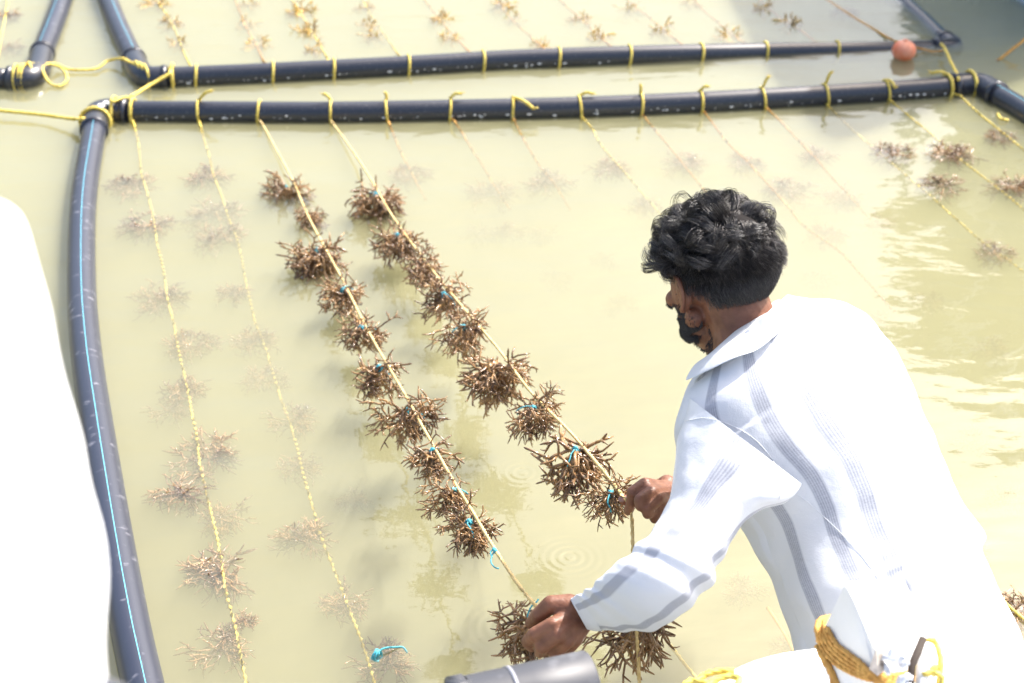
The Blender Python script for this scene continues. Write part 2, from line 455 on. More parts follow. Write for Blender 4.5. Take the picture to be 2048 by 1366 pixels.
rope_thing([Z(35,142,.05), Z(50,128,.055), Z(75,128,.05), Z(100,128,.03), Z(125,138,.01), Z(134,158,.01), Z(120,172,.005), Z(98,165,.01), Z(85,135,.04), Z(110,128,.02), Z(140,139,.01), Z(190,138,.01), Z(215,122,.015), Z(243,117,.03), Z(262,125,.05), Z(285,134,.055)], .0055, yrope_m,
           'loose looped yellow rope strung between the two upper left corners', 'lashing_rope',
           extra_bands=tuple((Z(x, 157, ZC), Vector((1,.0,0)), PR*1.13+.004) for x in (34, 44, 50)) + tuple((Z(x, y, ZC), Vector((1,.5,0)), PR*1.13+.004) for x, y in ((62,152),(276,150),(284,153),(292,156))))
rope_thing([Z(1882,88,.03), Z(1890,98,.03), Z(1902,125,.04), Z(1915,150,.055), Z(1917,160,.05)], .006, yrope_m, 'yellow rope tying the sunken farther corner to the near frame', 'lashing_rope',
           extra_bands=((across_at(acr, 1903)[0], ax_of(acr, -2), PR+.006), (Z(1940,169,ZC), ax_of(acr, -2), PR*1.13+.005)))
rope_thing([Z(2080,55,.08), Z(2048,80,.05), Z(2000,118,.0), Z(1996,119,-.005)], .006, orope_m, 'orange rope entering the water at the upper right edge', 'mooring_rope')
rope_thing([Z(1830,95,.015), Z(1845,98,.008), Z(1868,103,.005), Z(1886,101,.01)], .004, orope_m, 'short tether between the orange float and the sunken corner', 'float_tether')
rope_thing([Z(1640,-10,-.004), Z(1700,30,-.002), Z(1750,60,.0), Z(1785,80,.012), Z(1796,84,.02)], .0052, orope_m, 'orange line running up from the orange float', 'float_tether')
rope_thing([Z(1995,228,.004), Z(2003,238,.008), Z(2016,240,.004)], .005, yrope_m, 'short yellow rope scrap floating by the right pipe', 'rope_scrap')
rope_thing([Z(1945,1158,-.004), Z(1985,1185,.0), Z(2048,1238,.004), Z(2130,1300,.0)], .0034, yrope_m, 'yellow line in the water right of the man\'s shirt tail', 'seaweed_rope')
rope_thing([Z(1340,1290,-.02), Z(1375,1335,-.022), Z(1420,1390,-.03)], .0035, yrope_m, 'faint submerged line left of the white boat edge', 'seaweed_rope')
rope_thing([Z(1535,1215,-.03), Z(1570,1270,-.03), Z(1600,1330,-.04)], .0035, orope_m, 'faint submerged line under the man\'s belly', 'seaweed_rope')
rope_thing([Z(18,-10,-.004), Z(10,35,-.004), Z(2,75,-.006), Z(-8,140,.0)], .0048, yrope_m, 'line crossing the top left corner of the water', 'seaweed_rope')

# float
buoy_m = mat('orange_float', (.62, .1, .03), .45); noisy(buoy_m, (.85, .20, .08), (.9, .40, .25), 14, .4, .65)
fb = empty('float', Z(1808, 112, 0)); tag(fb, 'small round orange float riding beside the sunken pipe end', 'float')
c = Z(1808, 101, .027)
b = MB(); b0 = 26; prof = []
for i in range(25):
    a = math.pi*i/24; rr = .043*math.sin(a)**.8; zz = .036*math.cos(a)
    prof.append((max(rr, .004), zz))
for i, (rr, zz) in enumerate(prof):
    for k in range(28):
        a = 2*math.pi*k/28; b.v.append(c+Vector((rr*math.cos(a), rr*math.sin(a), zz))); b.uv.append((0,0))
    if i:
        for k in range(28):
            k2 = (k+1)%28; b.f.append(((i-1)*28+k, i*28+k, i*28+k2, (i-1)*28+k2))
b.f.append(tuple(reversed([24*28+27-k for k in range(28)]))); b.f.append(tuple(range(28)))
b.build('body', buoy_m, fb)
MB().tube([c+Vector((0,0,.034)), c+Vector((0,0,.042))], .008, 12).build('collar', buoy_m, fb)

# ---------------------------------------------------------------- seaweed
def weed_mesh(name, m, seed, reach=.085, primaries=9, r0=.0034, droop=.0, flat=1.0, dens=1.0, sides=5, lop=(0,0,0)):
    rg = random.Random(seed); b = MB(); lop = Vector(lop)
    def grow(p, d, left, r, depth):
        pts = [p.copy()]; rad = [r]
        seg = rg.uniform(.007, .011)
        n = rg.randint(1, 3) if depth < 2 else rg.randint(1, 2)
        for i in range(n):
            d = (d + Vector((rg.gauss(0,.34), rg.gauss(0,.34), rg.gauss(0,.34)*flat)) + Vector((0,0,-droop*.14))).normalized()
            p = p + d*seg; left -= seg; r *= .965; pts.append(p.copy()); rad.append(r)
            if rg.random() < .38*dens:          # stubby spine
                s = d.cross(Vector((rg.gauss(0,1), rg.gauss(0,1), rg.gauss(0,1)*flat))).normalized()
                q = p + (s*.8+d*.6)*rg.uniform(.004, .009)
                b.tube([p, p.lerp(q,.5)+d*.001, q], [r*.75, r*.62, r*.4], sides-1)
        if left <= 0 or depth > 8:
            e = p + d*rg.uniform(.003, .008); pts.append(e); rad.append(r*.42)
            b.tube(pts, rad, sides); return
        b.tube(pts, rad, sides)
        k = 2 if rg.random() < .82 else 3
        perp = d.cross(Vector((rg.gauss(0,1), rg.gauss(0,1), rg.gauss(0,.7)*flat))).normalized()
        for j in range(k):
            an = rg.uniform(.4, .95)*(1 if j % 2 else -1)
            dd = (d*math.cos(an) + perp*math.sin(an)).normalized()
            if j == 2: dd = (d + perp.cross(d)*.8).normalized()
            grow(p, dd, left*rg.uniform(.8, 1), r*.93, depth+1)
    for i in range(primaries):
        a = 2*math.pi*(i+rg.random()*.6)/primaries; el = rg.uniform(-.9, .7)
        d = Vector((math.cos(a)*math.cos(el), math.sin(a)*math.cos(el), math.sin(el)*flat - droop*.35)) + lop*rg.random()
        grow(Vector((rg.gauss(0,.006), rg.gauss(0,.006), rg.gauss(0,.004))), d.normalized(), reach*rg.uniform(.5, 1.0), r0*rg.uniform(.85, 1.15), 0)
    me = bpy.data.meshes.new(name)
    me.from_pydata([tuple(v) for v in b.v], [], b.f)
    me.polygons.foreach_set('use_smooth', [True]*len(me.polygons)); me.update(); me.materials.append(m)
    return me
HANG = [weed_mesh('hanging_fronds', weed_m, 100+i, reach=.066, primaries=27, droop=.8, r0=.0021, flat=.9, lop=(random.Random(i+50).uniform(-.5,.5),random.Random(i+80).uniform(-.5,.5),-.2)) for i in range(8)]
FLAT = [weed_mesh('spread_fronds', weed_m, 200+i, reach=.066, primaries=22, droop=.0, flat=.22, r0=.0020, dens=.8, lop=(random.Random(i).uniform(-1,1),.2,0)) for i in range(7)]
for me_ in FLAT:
    for v_ in me_.vertices: v_.co.z *= .38 if v_.co.z > 0 else .75
GOLD = [weed_mesh('golden_fronds', weed_y_m, 300+i, reach=.055, primaries=8, droop=0, flat=.5, r0=.0028, dens=.7) for i in range(4)]

def cord_tie(parent, loc, rg, size=1.0, tail=True):
    b = MB()
    for j in range(3):
        pts = [loc + Vector((math.cos(a)*.006*size, rg.uniform(-.002,.002)+j*.003-.003, math.sin(a)*.006*size)) for a in [2*math.pi*k/10 for k in range(11)]]
        b.tube(pts, .0012*size, 5)
    b.ball(loc+Vector((0,0,.005)), .0035*size, 8, 6)
    if tail:
        p = loc + Vector((0, 0, .004)); pts = [p.copy()]
        d = Vector((rg.uniform(-1,.2), rg.uniform(-1,.3), .3)).normalized()
        for j in range(5):
            d = (d+Vector((rg.gauss(0,.35), rg.gauss(0,.35), -.35))).normalized(); p = p+d*.008*size; pts.append(p.copy())
        b.tube(smooth_path(pts, .004), .0012*size, 5)
    o = b.build('tie_cord', cord_m, parent); o.matrix_parent_inverse = Matrix.Identity(4)
    return o
wr = random.Random(11)
def clump(me, loc, scale, label, group, tie=False, rot=None, name='seaweed_clump', tiezero=True):
    o = bpy.data.objects.new(name, me); C.objects.link(o); o.location = loc
    o.rotation_euler = rot or (0, 0, wr.uniform(0, 6.28))
    o.scale = (scale,)*3
    tag(o, label, 'seaweed clump', group)
    if tie:
        t = cord_tie(o, Vector((0, 0, .002)), wr, 1.0/scale*1.15)
    return o
def base_w(me):
    xs = [v.co.x for v in me.vertices]; ys = [v.co.y for v in me.vertices]
    return (max(xs)-min(xs)+max(ys)-min(ys))/2
BW = {me.name: base_w(me) for me in HANG+FLAT+GOLD}
def px_scale(px, py, z):
    p = Z(px, py, z) - Vector((0,0,CAM_H)); return FPX/(p.y*cp-p.z*sp)
def put(meshes, px, py, z, wpx, label, group, tie=False, **k):
    me = wr.choice(meshes); s = wpx/px_scale(px, py, z)/BW[me.name]
    return clump(me, Z(px, py, z), s, label, group, tie, **k)

G_SUB = 'submerged seaweed clumps in the near frame'
subs = {
 1: [(265,373,.028,100),(298,447,.026,112),(315,597,.045,115),(382,692,.045,112),(370,778,.042,95),(338,822,.058,85),(402,902,.034,150),(360,982,.022,125),(448,1035,.055,110),(440,1145,.030,165),(490,1243,.014,60),(438,1298,.036,130)],
 2: [(408,355,.030,100),(430,430,.055,125),(442,475,.040,110),(467,587,.044,75),(510,682,.06,100),(525,760,.066,95),(585,842,.062,105),(600,935,.07,95),(605,1075,.045,125),(690,1205,.05,105),(770,1325,.042,125)],
 5: [(820,352,.042,90)], 6: [(985,388,.066,110),(1020,462,.075,70)], 7: [(1090,365,.052,105)],
 8: [(1220,337,.034,85),(1290,412,.055,70)], 9: [(1365,327,.038,85)],
 10: [(1492,325,.036,80),(1582,382,.042,100),(1655,470,.06,85)], 11: [(1628,312,.034,80),(1685,395,.05,85),(1757,445,.07,70)],
 12: [(1785,305,.018,95),(1888,372,.016,95),(1990,505,.04,90)], 13: [(1905,308,.008,105),(2022,372,.010,95)], 14: [(2003,276,.010,70)],
}
DEPTH_SIDE = {1:'first',2:'second'}
for k, l in subs.items():
    for j, (x, y, dz, wpx) in enumerate(l):
        lab = '%s clouded seaweed clump down the %s line from the left of the near pipe' % (ORD[j], ORD[k-1])
        if len(l) == 1: lab = 'single clouded seaweed clump on the %s line from the left of the near pipe' % ORD[k-1]
        o = put(FLAT, x, y, (-dz*.68-.005) if k < 12 else -dz*.5-.002, wpx*1.18, lab, G_SUB)
        if (k, j) == (2, 10):
            cord_tie(o, Vector((.02, 0, .03)), wr, 1.6)
for (x, y, z, wpx, lab) in ((1935,1105,-.06,110,'faint deep seaweed clump beside the back of the man\'s shirt'),(1210,520,-.085,80,'very faint deep seaweed clump left of the man\'s hair'),
        (1700,750,-.08,90,'very faint deep seaweed clump right of the man\'s shoulder'),(1590,1300,-.07,110,'deep shadowy clump between the belly and white boat edge'),(1750,640,-.08,90,'faint deep clump right of the man\'s head')):
    put(FLAT, x, y, z, wpx, lab, G_SUB)
for j, (x, y, z, wpx) in enumerate(((960,470,-.075,90),(1085,470,-.08,80),(1115,560,-.09,80),(1240,610,-.09,90),(1640,560,-.08,90),(1850,600,-.075,90),(1990,700,-.08,100),(1940,880,-.08,110),(2010,1000,-.075,100),(1480,1180,-.07,110),(700,1000,-.085,90))):
    put(FLAT, x, y, z, wpx, 'ghostly deep seaweed clump ' + ('above the raised line, left part of open water','between the raised line and the hair, high up','in open water midway between raised line and head','just left of the curly fringe','touching the hair on its right side','right of the head above the shoulder','at the right edge level with the shoulder','behind the man\'s upper back','at the right edge behind his waist','between the sleeve and his belly','left of the two lifted lines')[j], 'ghostly deep seaweed clumps')
put(FLAT, 2040, 1222, -.004, 140, 'dark seaweed clump breaking the surface at the lower right edge', G_SUB)

G_L = 'seaweed clumps hanging on the lifted line of the lower hand'
G_R = 'seaweed clumps hanging on the lifted line of the raised hand'
lineL = [(572,378,.012,105),(620,430,.02,80),(634,505,.045,120),(686,582,.065,115),(722,658,.085,115),(758,738,.11,120),(815,825,.15,135),(866,905,.185,120),(905,985,.225,110),(938,1048,.25,125),(1062,1268,.345,190)]
lineR = [(752,392,.05,125),(795,474,.08,125),(842,530,.10,115),(888,592,.12,115),(928,658,.15,120),(990,735,.185,135),(1066,820,.235,145),(1150,905,.30,150),(1222,990,.365,140),(1280,1262,.20,200)]
for nm, ln, G, hand in (('L', lineL, G_L, 'lower'), ('R', lineR, G_R, 'raised')):
    for j, (x, y, z, wpx) in enumerate(ln):
        if nm == 'R' and j == 9: lab = 'brown seaweed clump dangling on the rope tail below the sleeve'
        elif nm == 'L' and j == 10: lab = 'brown seaweed clump gripped in the man\'s lower hand'
        else: lab = '%s brown seaweed clump from the pipe on the line in the %s hand' % (ORD[j], hand)
        cl_ = put(HANG, x, y, z, wpx*wr.uniform(.95,1.25), lab, G, tie=(nm, j) not in (('R', 2), ('L', 1), ('R', 5)))
        if (nm, j) in (('R', 9), ('L', 10)): cl_.location.y += .045; cl_.location.z -= .02
# stray tie on bare rope
o = MB().tube([Z(988,1098,.31), Z(992,1104,.313)], .004, 8).build('loose_cord', cord_m); tag(o, 'frayed blue cord knotted on the bare rope above the lower hand', 'cord')
b = MB()
for pl in ([(990,1100),(984,1112),(982,1125),(990,1135),(998,1137)], [(992,1100),(999,1108),(1000,1118)], [(988,1098),(981,1104),(984,1116)]):
    b.tube(smooth_path([Z(x, y, .31-.002*i) for i, (x, y) in enumerate(pl)], .004), .0013, 5)
b.build('tail', cord_m, o).matrix_parent_inverse = Matrix.Identity(4)

G_F = 'golden seaweed clumps in the farther frame'
fars = {0:[(355,88,0),(345,48,.004),(318,10,.004)],1:[(508,95,-.006),(500,52,-.008),(490,12,-.006)],2:[(628,100,.008),(612,62,.012),(603,25,.01)],3:[(748,72,-.002),(735,50,0),(722,18,-.002)],
 4:[(905,78,.004),(878,38,.01)],5:[(1083,94,.002),(1020,42,-.012),(1000,12,.006)],6:[(1195,74,.006),(1150,40,.002)],7:[(1322,62,.002),(1262,22,-.012)],8:[(1462,76,-.004),(1380,12,-.008)],9:[(1582,46,.006),(1530,18,.01)]}
for k, l in fars.items():
    for j, (x, y, z) in enumerate(l):
        lab = 'golden tipped seaweed clump, %s beyond the pipe on the %s line of the farther frame' % (ORD[j], ORD[k])
        put(GOLD, x+wr.uniform(-8,8), y, z-.016, wr.uniform(48,74), lab, G_F)
        # darker growth below
for (x, y, z, wpx, lab) in ((12,30,-.01,70,'brown clump at the top left corner of the water'),(14,95,-.02,80,'faint brown clump above the upper left pipe elbow'),(1692,26,-.02,70,'small dark clump on the line that runs to the orange float')):
    put(FLAT, x, y, z, wpx, lab, 'seaweed clumps near the top edge')
# ---------------------------------------------------------------- people
def catmull(vals, n):
    """vals: list of equal-length float tuples -> n+1 interpolated rows"""
    A = np.array(vals, dtype=float); k = len(A)-1
    E = np.vstack([2*A[0]-A[1], A, 2*A[-1]-A[-2]]); out = []
    for i in range(n+1):
        s = i/n*k; j = min(int(s), k-1); t = s-j
        a, b, c, d = E[j], E[j+1], E[j+2], E[j+3]
        out.append(.5*((2*b)+(c-a)*t+(2*a-5*b+4*c-d)*t*t+(3*b-a-3*c+d)*t**3))
    return np.array(out)
CAMV = Vector((0, 0, CAM_H))
def loft(stations, rows, seg, fold=None, close=False):
    """stations: (A, B, thickness towards the viewer side, thickness on the far side)"""
    rows_ = catmull([(*a, *b_, t1, t2) for a, b_, t1, t2 in stations], rows)
    vs = []; uv = []; fs = []
    for i, r in enumerate(rows_):
        A = Vector(r[0:3]); B = Vector(r[3:6]); c = (A+B)/2; mj = (A-B)/2; mh = mj.normalized()
        v = (REFV - c).normalized(); mn = (v - mh*v.dot(mh)).normalized()
        for k in range(seg):
            a = 2*math.pi*k/seg; ca, sa = math.cos(a), math.sin(a)
            t = r[6] if sa > 0 else r[7]
            e = .88
            cc = math.copysign(abs(ca)**e, ca); ss = math.copysign(abs(sa)**e, sa)
            p = c - mj*cc + mn*ss*t
            if fold:
                nrm = (mn*sa - mh*ca).normalized()
                p = p + nrm*fold(i/rows, k/seg, p)
            vs.append(p); uv.append((k/seg, i/rows))
    for i in range(rows):
        for k in range(seg):
            k2 = (k+1) % seg
            fs.append((i*seg+k, (i+1)*seg+k, (i+1)*seg+k2, i*seg+k2))
    return vs, fs, uv
REFV = Vector((0, 0, CAM_H))
def fix_normals(o):
    bm = bmesh.new(); bm.from_mesh(o.data); bmesh.ops.recalc_face_normals(bm, faces=bm.faces); bm.to_mesh(o.data); bm.free()
def cone(b, p, q, r1, r2, sides=16):
    p, q = Vector(p), Vector(q); ax = (q-p); L = ax.length
    path = [p, p.lerp(q, .5), q]
    b.tube(path, [r1, (r1+r2)/2, r2], sides); b.ball(p, r1, sides, 10); b.ball(q, r2, sides, 10)
def chain(b, pts):
    for (p, r1), (q, r2) in zip(pts, pts[1:]): cone(b, p, q, r1, r2)
def remeshed(name, b, m, parent, voxel, smooth_it=4):
    o = b.build(name, m, parent)
    md = o.modifiers.new('remesh', 'REMESH'); md.mode = 'VOXEL'; md.voxel_size = voxel; md.use_smooth_shade = True
    ms = o.modifiers.new('smooth', 'SMOOTH'); ms.factor = .5; ms.iterations = smooth_it
    dg = bpy.context.evaluated_depsgraph_get(); ev = o.evaluated_get(dg)
    me = bpy.data.meshes.new_from_object(ev); o.modifiers.clear(); old = o.data; o.data = me; bpy.data.meshes.remove(old)
    me.name = name
    if not me.materials: me.materials.append(m)
    me.polygons.foreach_set('use_smooth', [True]*len(me.polygons))
    return o

skin_m = mat('brown_skin', (.2, .085, .05), .48, .4)
noisy(skin_m, (.155, .062, .036), (.24, .105, .062), 40, .35, .65, 4, bump=.6, bscale=150, bdist=.0016)
P(skin_m).inputs['Subsurface Weight'].default_value = .12; P(skin_m).inputs['Subsurface Radius'].default_value = (.012, .004, .002)
P(skin_m).inputs['Subsurface Scale'].default_value = .5
nail_m = mat('nail', (.36, .2, .15), .3)
hair_m = mat('black_hair', (.028, .025, .026), .40, .8)
eye_m = mat('eye_white', (.7, .68, .64), .2); iris_m = mat('dark_iris', (.03, .015, .01), .15)
lip_m = mat('lip', (.16, .06, .05), .4)

def cloth_mat(name, stripes, col=(.71, .735, .785)):
    """white handloom cotton; stripes = (axis, [(centre, half width)]) of fine woven lines in UV space"""
    m = mat(name, col, .85, .25)
    tc = nd(m, 'ShaderNodeTexCoord'); sx = nd(m, 'ShaderNodeSeparateXYZ'); lk(m, tc.outputs['UV'], sx.inputs[0])
    u, v = sx.outputs[0], sx.outputs[1]
    if stripes:
        def M_(op, a, b=None): return mth(op, a, b, m)
        tot = None
        wob = nd(m, 'ShaderNodeTexNoise', _Scale=3.0, _Detail=1); lk(m, tc.outputs['UV'], wob.inputs['Vector'])
        uu = M_('ADD', u, M_('MULTIPLY', M_('SUBTRACT', wob.outputs[0], .5), .012))
        for (c, hw) in stripes:
            d = M_('ABSOLUTE', M_('SUBTRACT', uu, c))
            s = nd(m, 'ShaderNodeMapRange'); s.inputs['From Min'].default_value = hw; s.inputs['From Max'].default_value = hw*.7
            lk(m, d, s.inputs['Value'])
            ln = M_('SINE', M_('MULTIPLY', M_('SUBTRACT', uu, c), 2*math.pi*3.5/hw))
            ln = M_('ADD', M_('MULTIPLY', ln, .2), .74)
            x = M_('MULTIPLY', s.outputs[0], ln)
            tot = x if tot is None else M_('MAXIMUM', tot, x)
        # uneven weave across the stripe
        n = nd(m, 'ShaderNodeTexNoise', _Scale=1.0, _Detail=2)
        mp = nd(m, 'ShaderNodeMapping'); mp.inputs['Scale'].default_value = (90, 420, 1); lk(m, tc.outputs['UV'], mp.inputs[0]); lk(m, mp.outputs[0], n.inputs['Vector'])
        tot = M_('MULTIPLY', tot, M_('ADD', M_('MULTIPLY', n.outputs[0], .9), .45))
        mx = nd(m, 'ShaderNodeMix', data_type='RGBA'); lk(m, tot, mx.inputs['Factor'])
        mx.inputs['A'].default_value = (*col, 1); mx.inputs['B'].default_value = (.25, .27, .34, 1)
        lk(m, mx.outputs['Result'], P(m).inputs['Base Color'])
    # crumple and thread relief
    n1 = nd(m, 'ShaderNodeTexNoise', _Scale=14, _Detail=5); lk(m, tc.outputs['Object'], n1.inputs['Vector'])
    n2 = nd(m, 'ShaderNodeTexNoise', _Scale=500, _Detail=1); lk(m, tc.outputs['Object'], n2.inputs['Vector'])
    b1 = nd(m, 'ShaderNodeBump', _Strength=.35, _Distance=.012); lk(m, n1.outputs[0], b1.inputs['Height'])
    b2 = nd(m, 'ShaderNodeBump', _Strength=.3, _Distance=.0008); lk(m, n2.outputs[0], b2.inputs['Height']); lk(m, b1.outputs[0], b2.inputs['Normal'])
    lk(m, b2.outputs[0], P(m).inputs['Normal'])
    # thin cotton lets some light through
    tl = nd(m, 'ShaderNodeBsdfTranslucent'); tl.inputs['Color'].default_value = (.8, .83, .88, 1)
    ms = nd(m, 'ShaderNodeMixShader', _Fac=.12); o = m.node_tree.nodes['Material Output']
    lk(m, P(m).outputs[0], ms.inputs[1]); lk(m, tl.outputs[0], ms.inputs[2]); lk(m, ms.outputs[0], o.inputs['Surface'])
    return m
torso_m = cloth_mat('striped_cotton', [(.055,.014),(.135,.014),(.197,.016),(.300,.015)])
sleeve_m = cloth_mat('striped_cotton_sleeve', [(.205,.032),(.445,.030),(.70,.03),(.93,.025)])
plain_m = cloth_mat('white_cotton', [])
collar_m = cloth_mat('striped_cotton_collar', [])

man = empty('person', D(1850, 1290, 2.5)); man.location.z = BED
tag(man, 'dark haired bearded man in a striped white shirt bending over to lift two lines', 'person')
FD = Vector((-.51, .765, -.40)).normalized(); UD = (Vector((0,0,1)) - FD*FD.z).normalized(); LD = UD.cross(FD)
HC = D(1435, 562, 2.62)
def H(l, f, u): return HC + LD*l + FD*f + UD*u
HM = Matrix((LD, FD, UD)).transposed()

b = MB()
b.ball(H(0, -.012, .030), (.075, .094, .086), 32, 20, HM)
b.ball(H(0, .02, -.01), (.066, .068, .075), 28, 16, HM)
b.ball(H(0, .040, -.052), (.053, .050, .050), 24, 14, HM)
b.ball(H(0, .070, -.080), (.026, .022, .020), 16, 10, HM)           # chin
cone(b, H(0, .045, -.085), H(0, -.02, -.10), .035, .05)
b.ball(H(0, .030, -.070), (.056, .045, .040), 24, 14, HM)
for s in (-1, 1):
    cone(b, H(.058*s, .0, -.045), H(.022*s, .070, -.080), .018, .018)  # jaw line
    b.ball(H(.042*s, .062, -.018), (.020, .020, .016), 14, 10, HM)   # cheekbone
    cone(b, H(.012*s, .086, .028), H(.045*s, .070, .026), .010, .009)  # brow
    b.ball(H(.011*s, .098, -.025), (.008, .010, .007), 12, 8, HM)    # nostril wing
    # ear: rim, lobe and bowl
    def E(f, u, o=0): return H(s*(.0745 + .012*max(0, -f*40+.0)*.5 + o + (.012 if f < .0 else 0)), f-.004, u)
    rim = [E(.010, -.008), E(.013, .010), E(.008, .024), E(-.004, .031), E(-.016, .027), E(-.021, .014), E(-.020, -.002), E(-.013, -.016), E(-.004, -.026), E(.004, -.028), E(.008, -.020)]
    b.tube(smooth_path(rim, .003), .0042, 8)
    anti = [E(-.002, .018, -.003), E(-.011, .010, -.002), E(-.011, -.004, -.003), E(-.003, -.014, -.003)]
    b.tube(smooth_path(anti, .003), .0032, 8)
    b.ball(E(-.005, .003, -.012), (.012, .015, .026), 14, 10, HM)
    b.ball(E(-.004, -.012, -.007), (.006, .009, .013), 12, 8, HM)
    b.ball(E(.001, -.024, -.001), (.005, .007, .007), 10, 8, HM)
cone(b, H(0, .094, .018), H(0, .114, -.022), .007, .011)             # nose
b.ball(H(0, .112, -.024), (.010, .011, .009), 14, 10, HM)
cone(b, H(-.018, .087, -.056), H(.018, .087, -.056), .006, .006)
# neck into the shoulders
NB = D(1500, 712, 2.59)
chain(b, [(H(0, -.03, -.03), .056), (H(0, -.045, -.075), .055), (NB, .060)])
LSH, RSH = D(1465, 875, 2.54), D(1640, 700, 2.83)
SP = [NB, D(1565, 850, 2.66), D(1660, 985, 2.65), D(1750, 1130, 2.62), D(1815, 1275, 2.58)]
chain(b, [(NB, .06), (LSH, .05)]); chain(b, [(NB, .06), (RSH, .05)])
chain(b, [(SP[0], .06), (SP[1], .09), (SP[2], .082), (SP[3], .082), (SP[4], .10)])
LEL, RED = D(1335, 1150, 2.365), D(1545, 905, 2.98)
LW, RW = D(1172, 1226, 2.475), D(1352, 984, 2.77)
chain(b, [(LSH, .045), (LEL, .034), (LW, .0245)])
chain(b, [(RSH, .05), (RED, .038), (RW, .024)])
def hand(b, W, fingers, thumb, palm_r=.0155):
    for (M_, *rest) in fingers:
        mp, r = M_
        chain(b, [(W, .021), (W.lerp(mp, .55), palm_r), (mp, r)])
        chain(b, [(mp, r)] + rest)
    for (m1, *_1), (m2, *_2) in zip(fingers, fingers[1:]):
        cone(b, m1[0], m2[0], m1[1]*.85, m2[1]*.85)
        cone(b, W.lerp(m1[0], .6), W.lerp(m2[0], .6), .013, .013)
    chain(b, [(W, .018)] + thumb)
hand(b, LW, [
  [(D(1106,1250,2.425), .0130), (D(1070,1268,2.435), .0112), (D(1054,1283,2.462), .0096), (D(1062,1294,2.488), .0082)],
  [(D(1116,1270,2.42), .0130), (D(1084,1293,2.435), .0112), (D(1080,1304,2.465), .0096), (D(1090,1302,2.492), .0082)],
  [(D(1133,1282,2.43), .0125), (D(1111,1305,2.45), .0108), (D(1108,1308,2.482), .0092), (D(1116,1300,2.505), .008)],
  [(D(1150,1280,2.445), .0115), (D(1136,1299,2.47), .0096), (D(1131,1300,2.498), .0082), (D(1135,1291,2.518), .0072)]],
  [(D(1138,1212,2.455), .019), (D(1102,1209,2.45), .0145), (D(1078,1229,2.46), .0122), (D(1061,1247,2.492), .0094)])
hand(b, RW, [
  [(D(1290,970,2.715), .0130), (D(1266,985,2.705), .0112), (D(1263,1006,2.715), .0098), (D(1257,1021,2.735), .0088)],
  [(D(1303,985,2.70), .0125), (D(1280,1000,2.685), .0108), (D(1281,1012,2.685), .0095), (D(1291,1012,2.69), .0085)],
  [(D(1316,998,2.70), .0120), (D(1293,1018,2.685), .0102), (D(1295,1028,2.688), .0090), (D(1305,1024,2.695), .008)],
  [(D(1328,1008,2.71), .0110), (D(1307,1032,2.70), .0092), (D(1309,1038,2.705), .0082), (D(1317,1033,2.71), .0072)]],
  [(D(1334,970,2.765), .018), (D(1302,984,2.785), .0135), (D(1272,997,2.78), .0115), (D(1248,1001,2.762), .0092)], .0145)
# legs, standing on the bed
PV = D(1825, 1325, 2.58)
HL = Vector((-.674, -.738, 0))
feet = []
for s, fx, fy in ((1, -.02, .10), (-1, .10, .20)):
    hip = PV + HL*.085*s + Vector((0, 0, -.04)); hip.y = max(hip.y, 1.93)
    kn = Vector((hip.x-.05, hip.y+.10, -.06)); an = Vector((hip.x+fx, hip.y+fy, BED+.11))
    chain(b, [(PV, .11), (hip, .088), (kn, .058), (kn.lerp(an, .35), .056), (an, .038)])
    toe = an + Vector((-.11, .11, -.075))
    chain(b, [(an, .036), (an+Vector((.02, -.02, -.07)), .03), (toe, .024)])
    for q in range(5):
        tp = toe + Vector((.011, .011, 0))*(q-2) + Vector((-.022, .022, 0))*(1-abs(q-1)*.15)
        cone(b, toe + Vector((.009, .009, 0))*(q-2), tp, .011, .009 if q else .011)
    feet.append((hip, kn, an))
body = remeshed('body', b, skin_m, man, .0025, 2)
# nails
def nail(parent, p, n, along, w=.0062, l=.0075):
    n = n.normalized(); along = (along-n*along.dot(n)).normalized(); s = n.cross(along)
    MM = Matrix((s, along, n)).transposed()
    o = MB().ball(p, (w, l, .0016), 12, 8, MM).build('nail', nail_m, parent)
for (px, py, d, tx, ty) in ((1291,1010,2.681,.5,-.2), (1303,1021,2.687,.5,-.2), (1315,1031,2.704,.5,-.2)):
    p = D(px, py, d); nail(body, p, CAMV-p, D(px+tx*20, py+ty*20, d)-p, .0050, .0062)
p = D(1244, 998, 2.755); nail(body, p, D(1236, 985, 2.70)-p, D(1236, 999, 2.755)-p, .0058, .0070)
# eyes, lips
for s in (-1, 1):
    e = H(.031*s, .068, .008)
    o = MB().ball(e, .0125, 16, 12).build('eye', eye_m, body)
    o2 = MB().ball(e+FD*.0085, (.006, .0045, .006), 12, 10, HM).build('iris', iris_m, body)
o = MB().ball(H(0, .093, -.0555), (.021, .006, .0065), 16, 10, HM).build('lips', lip_m, body)

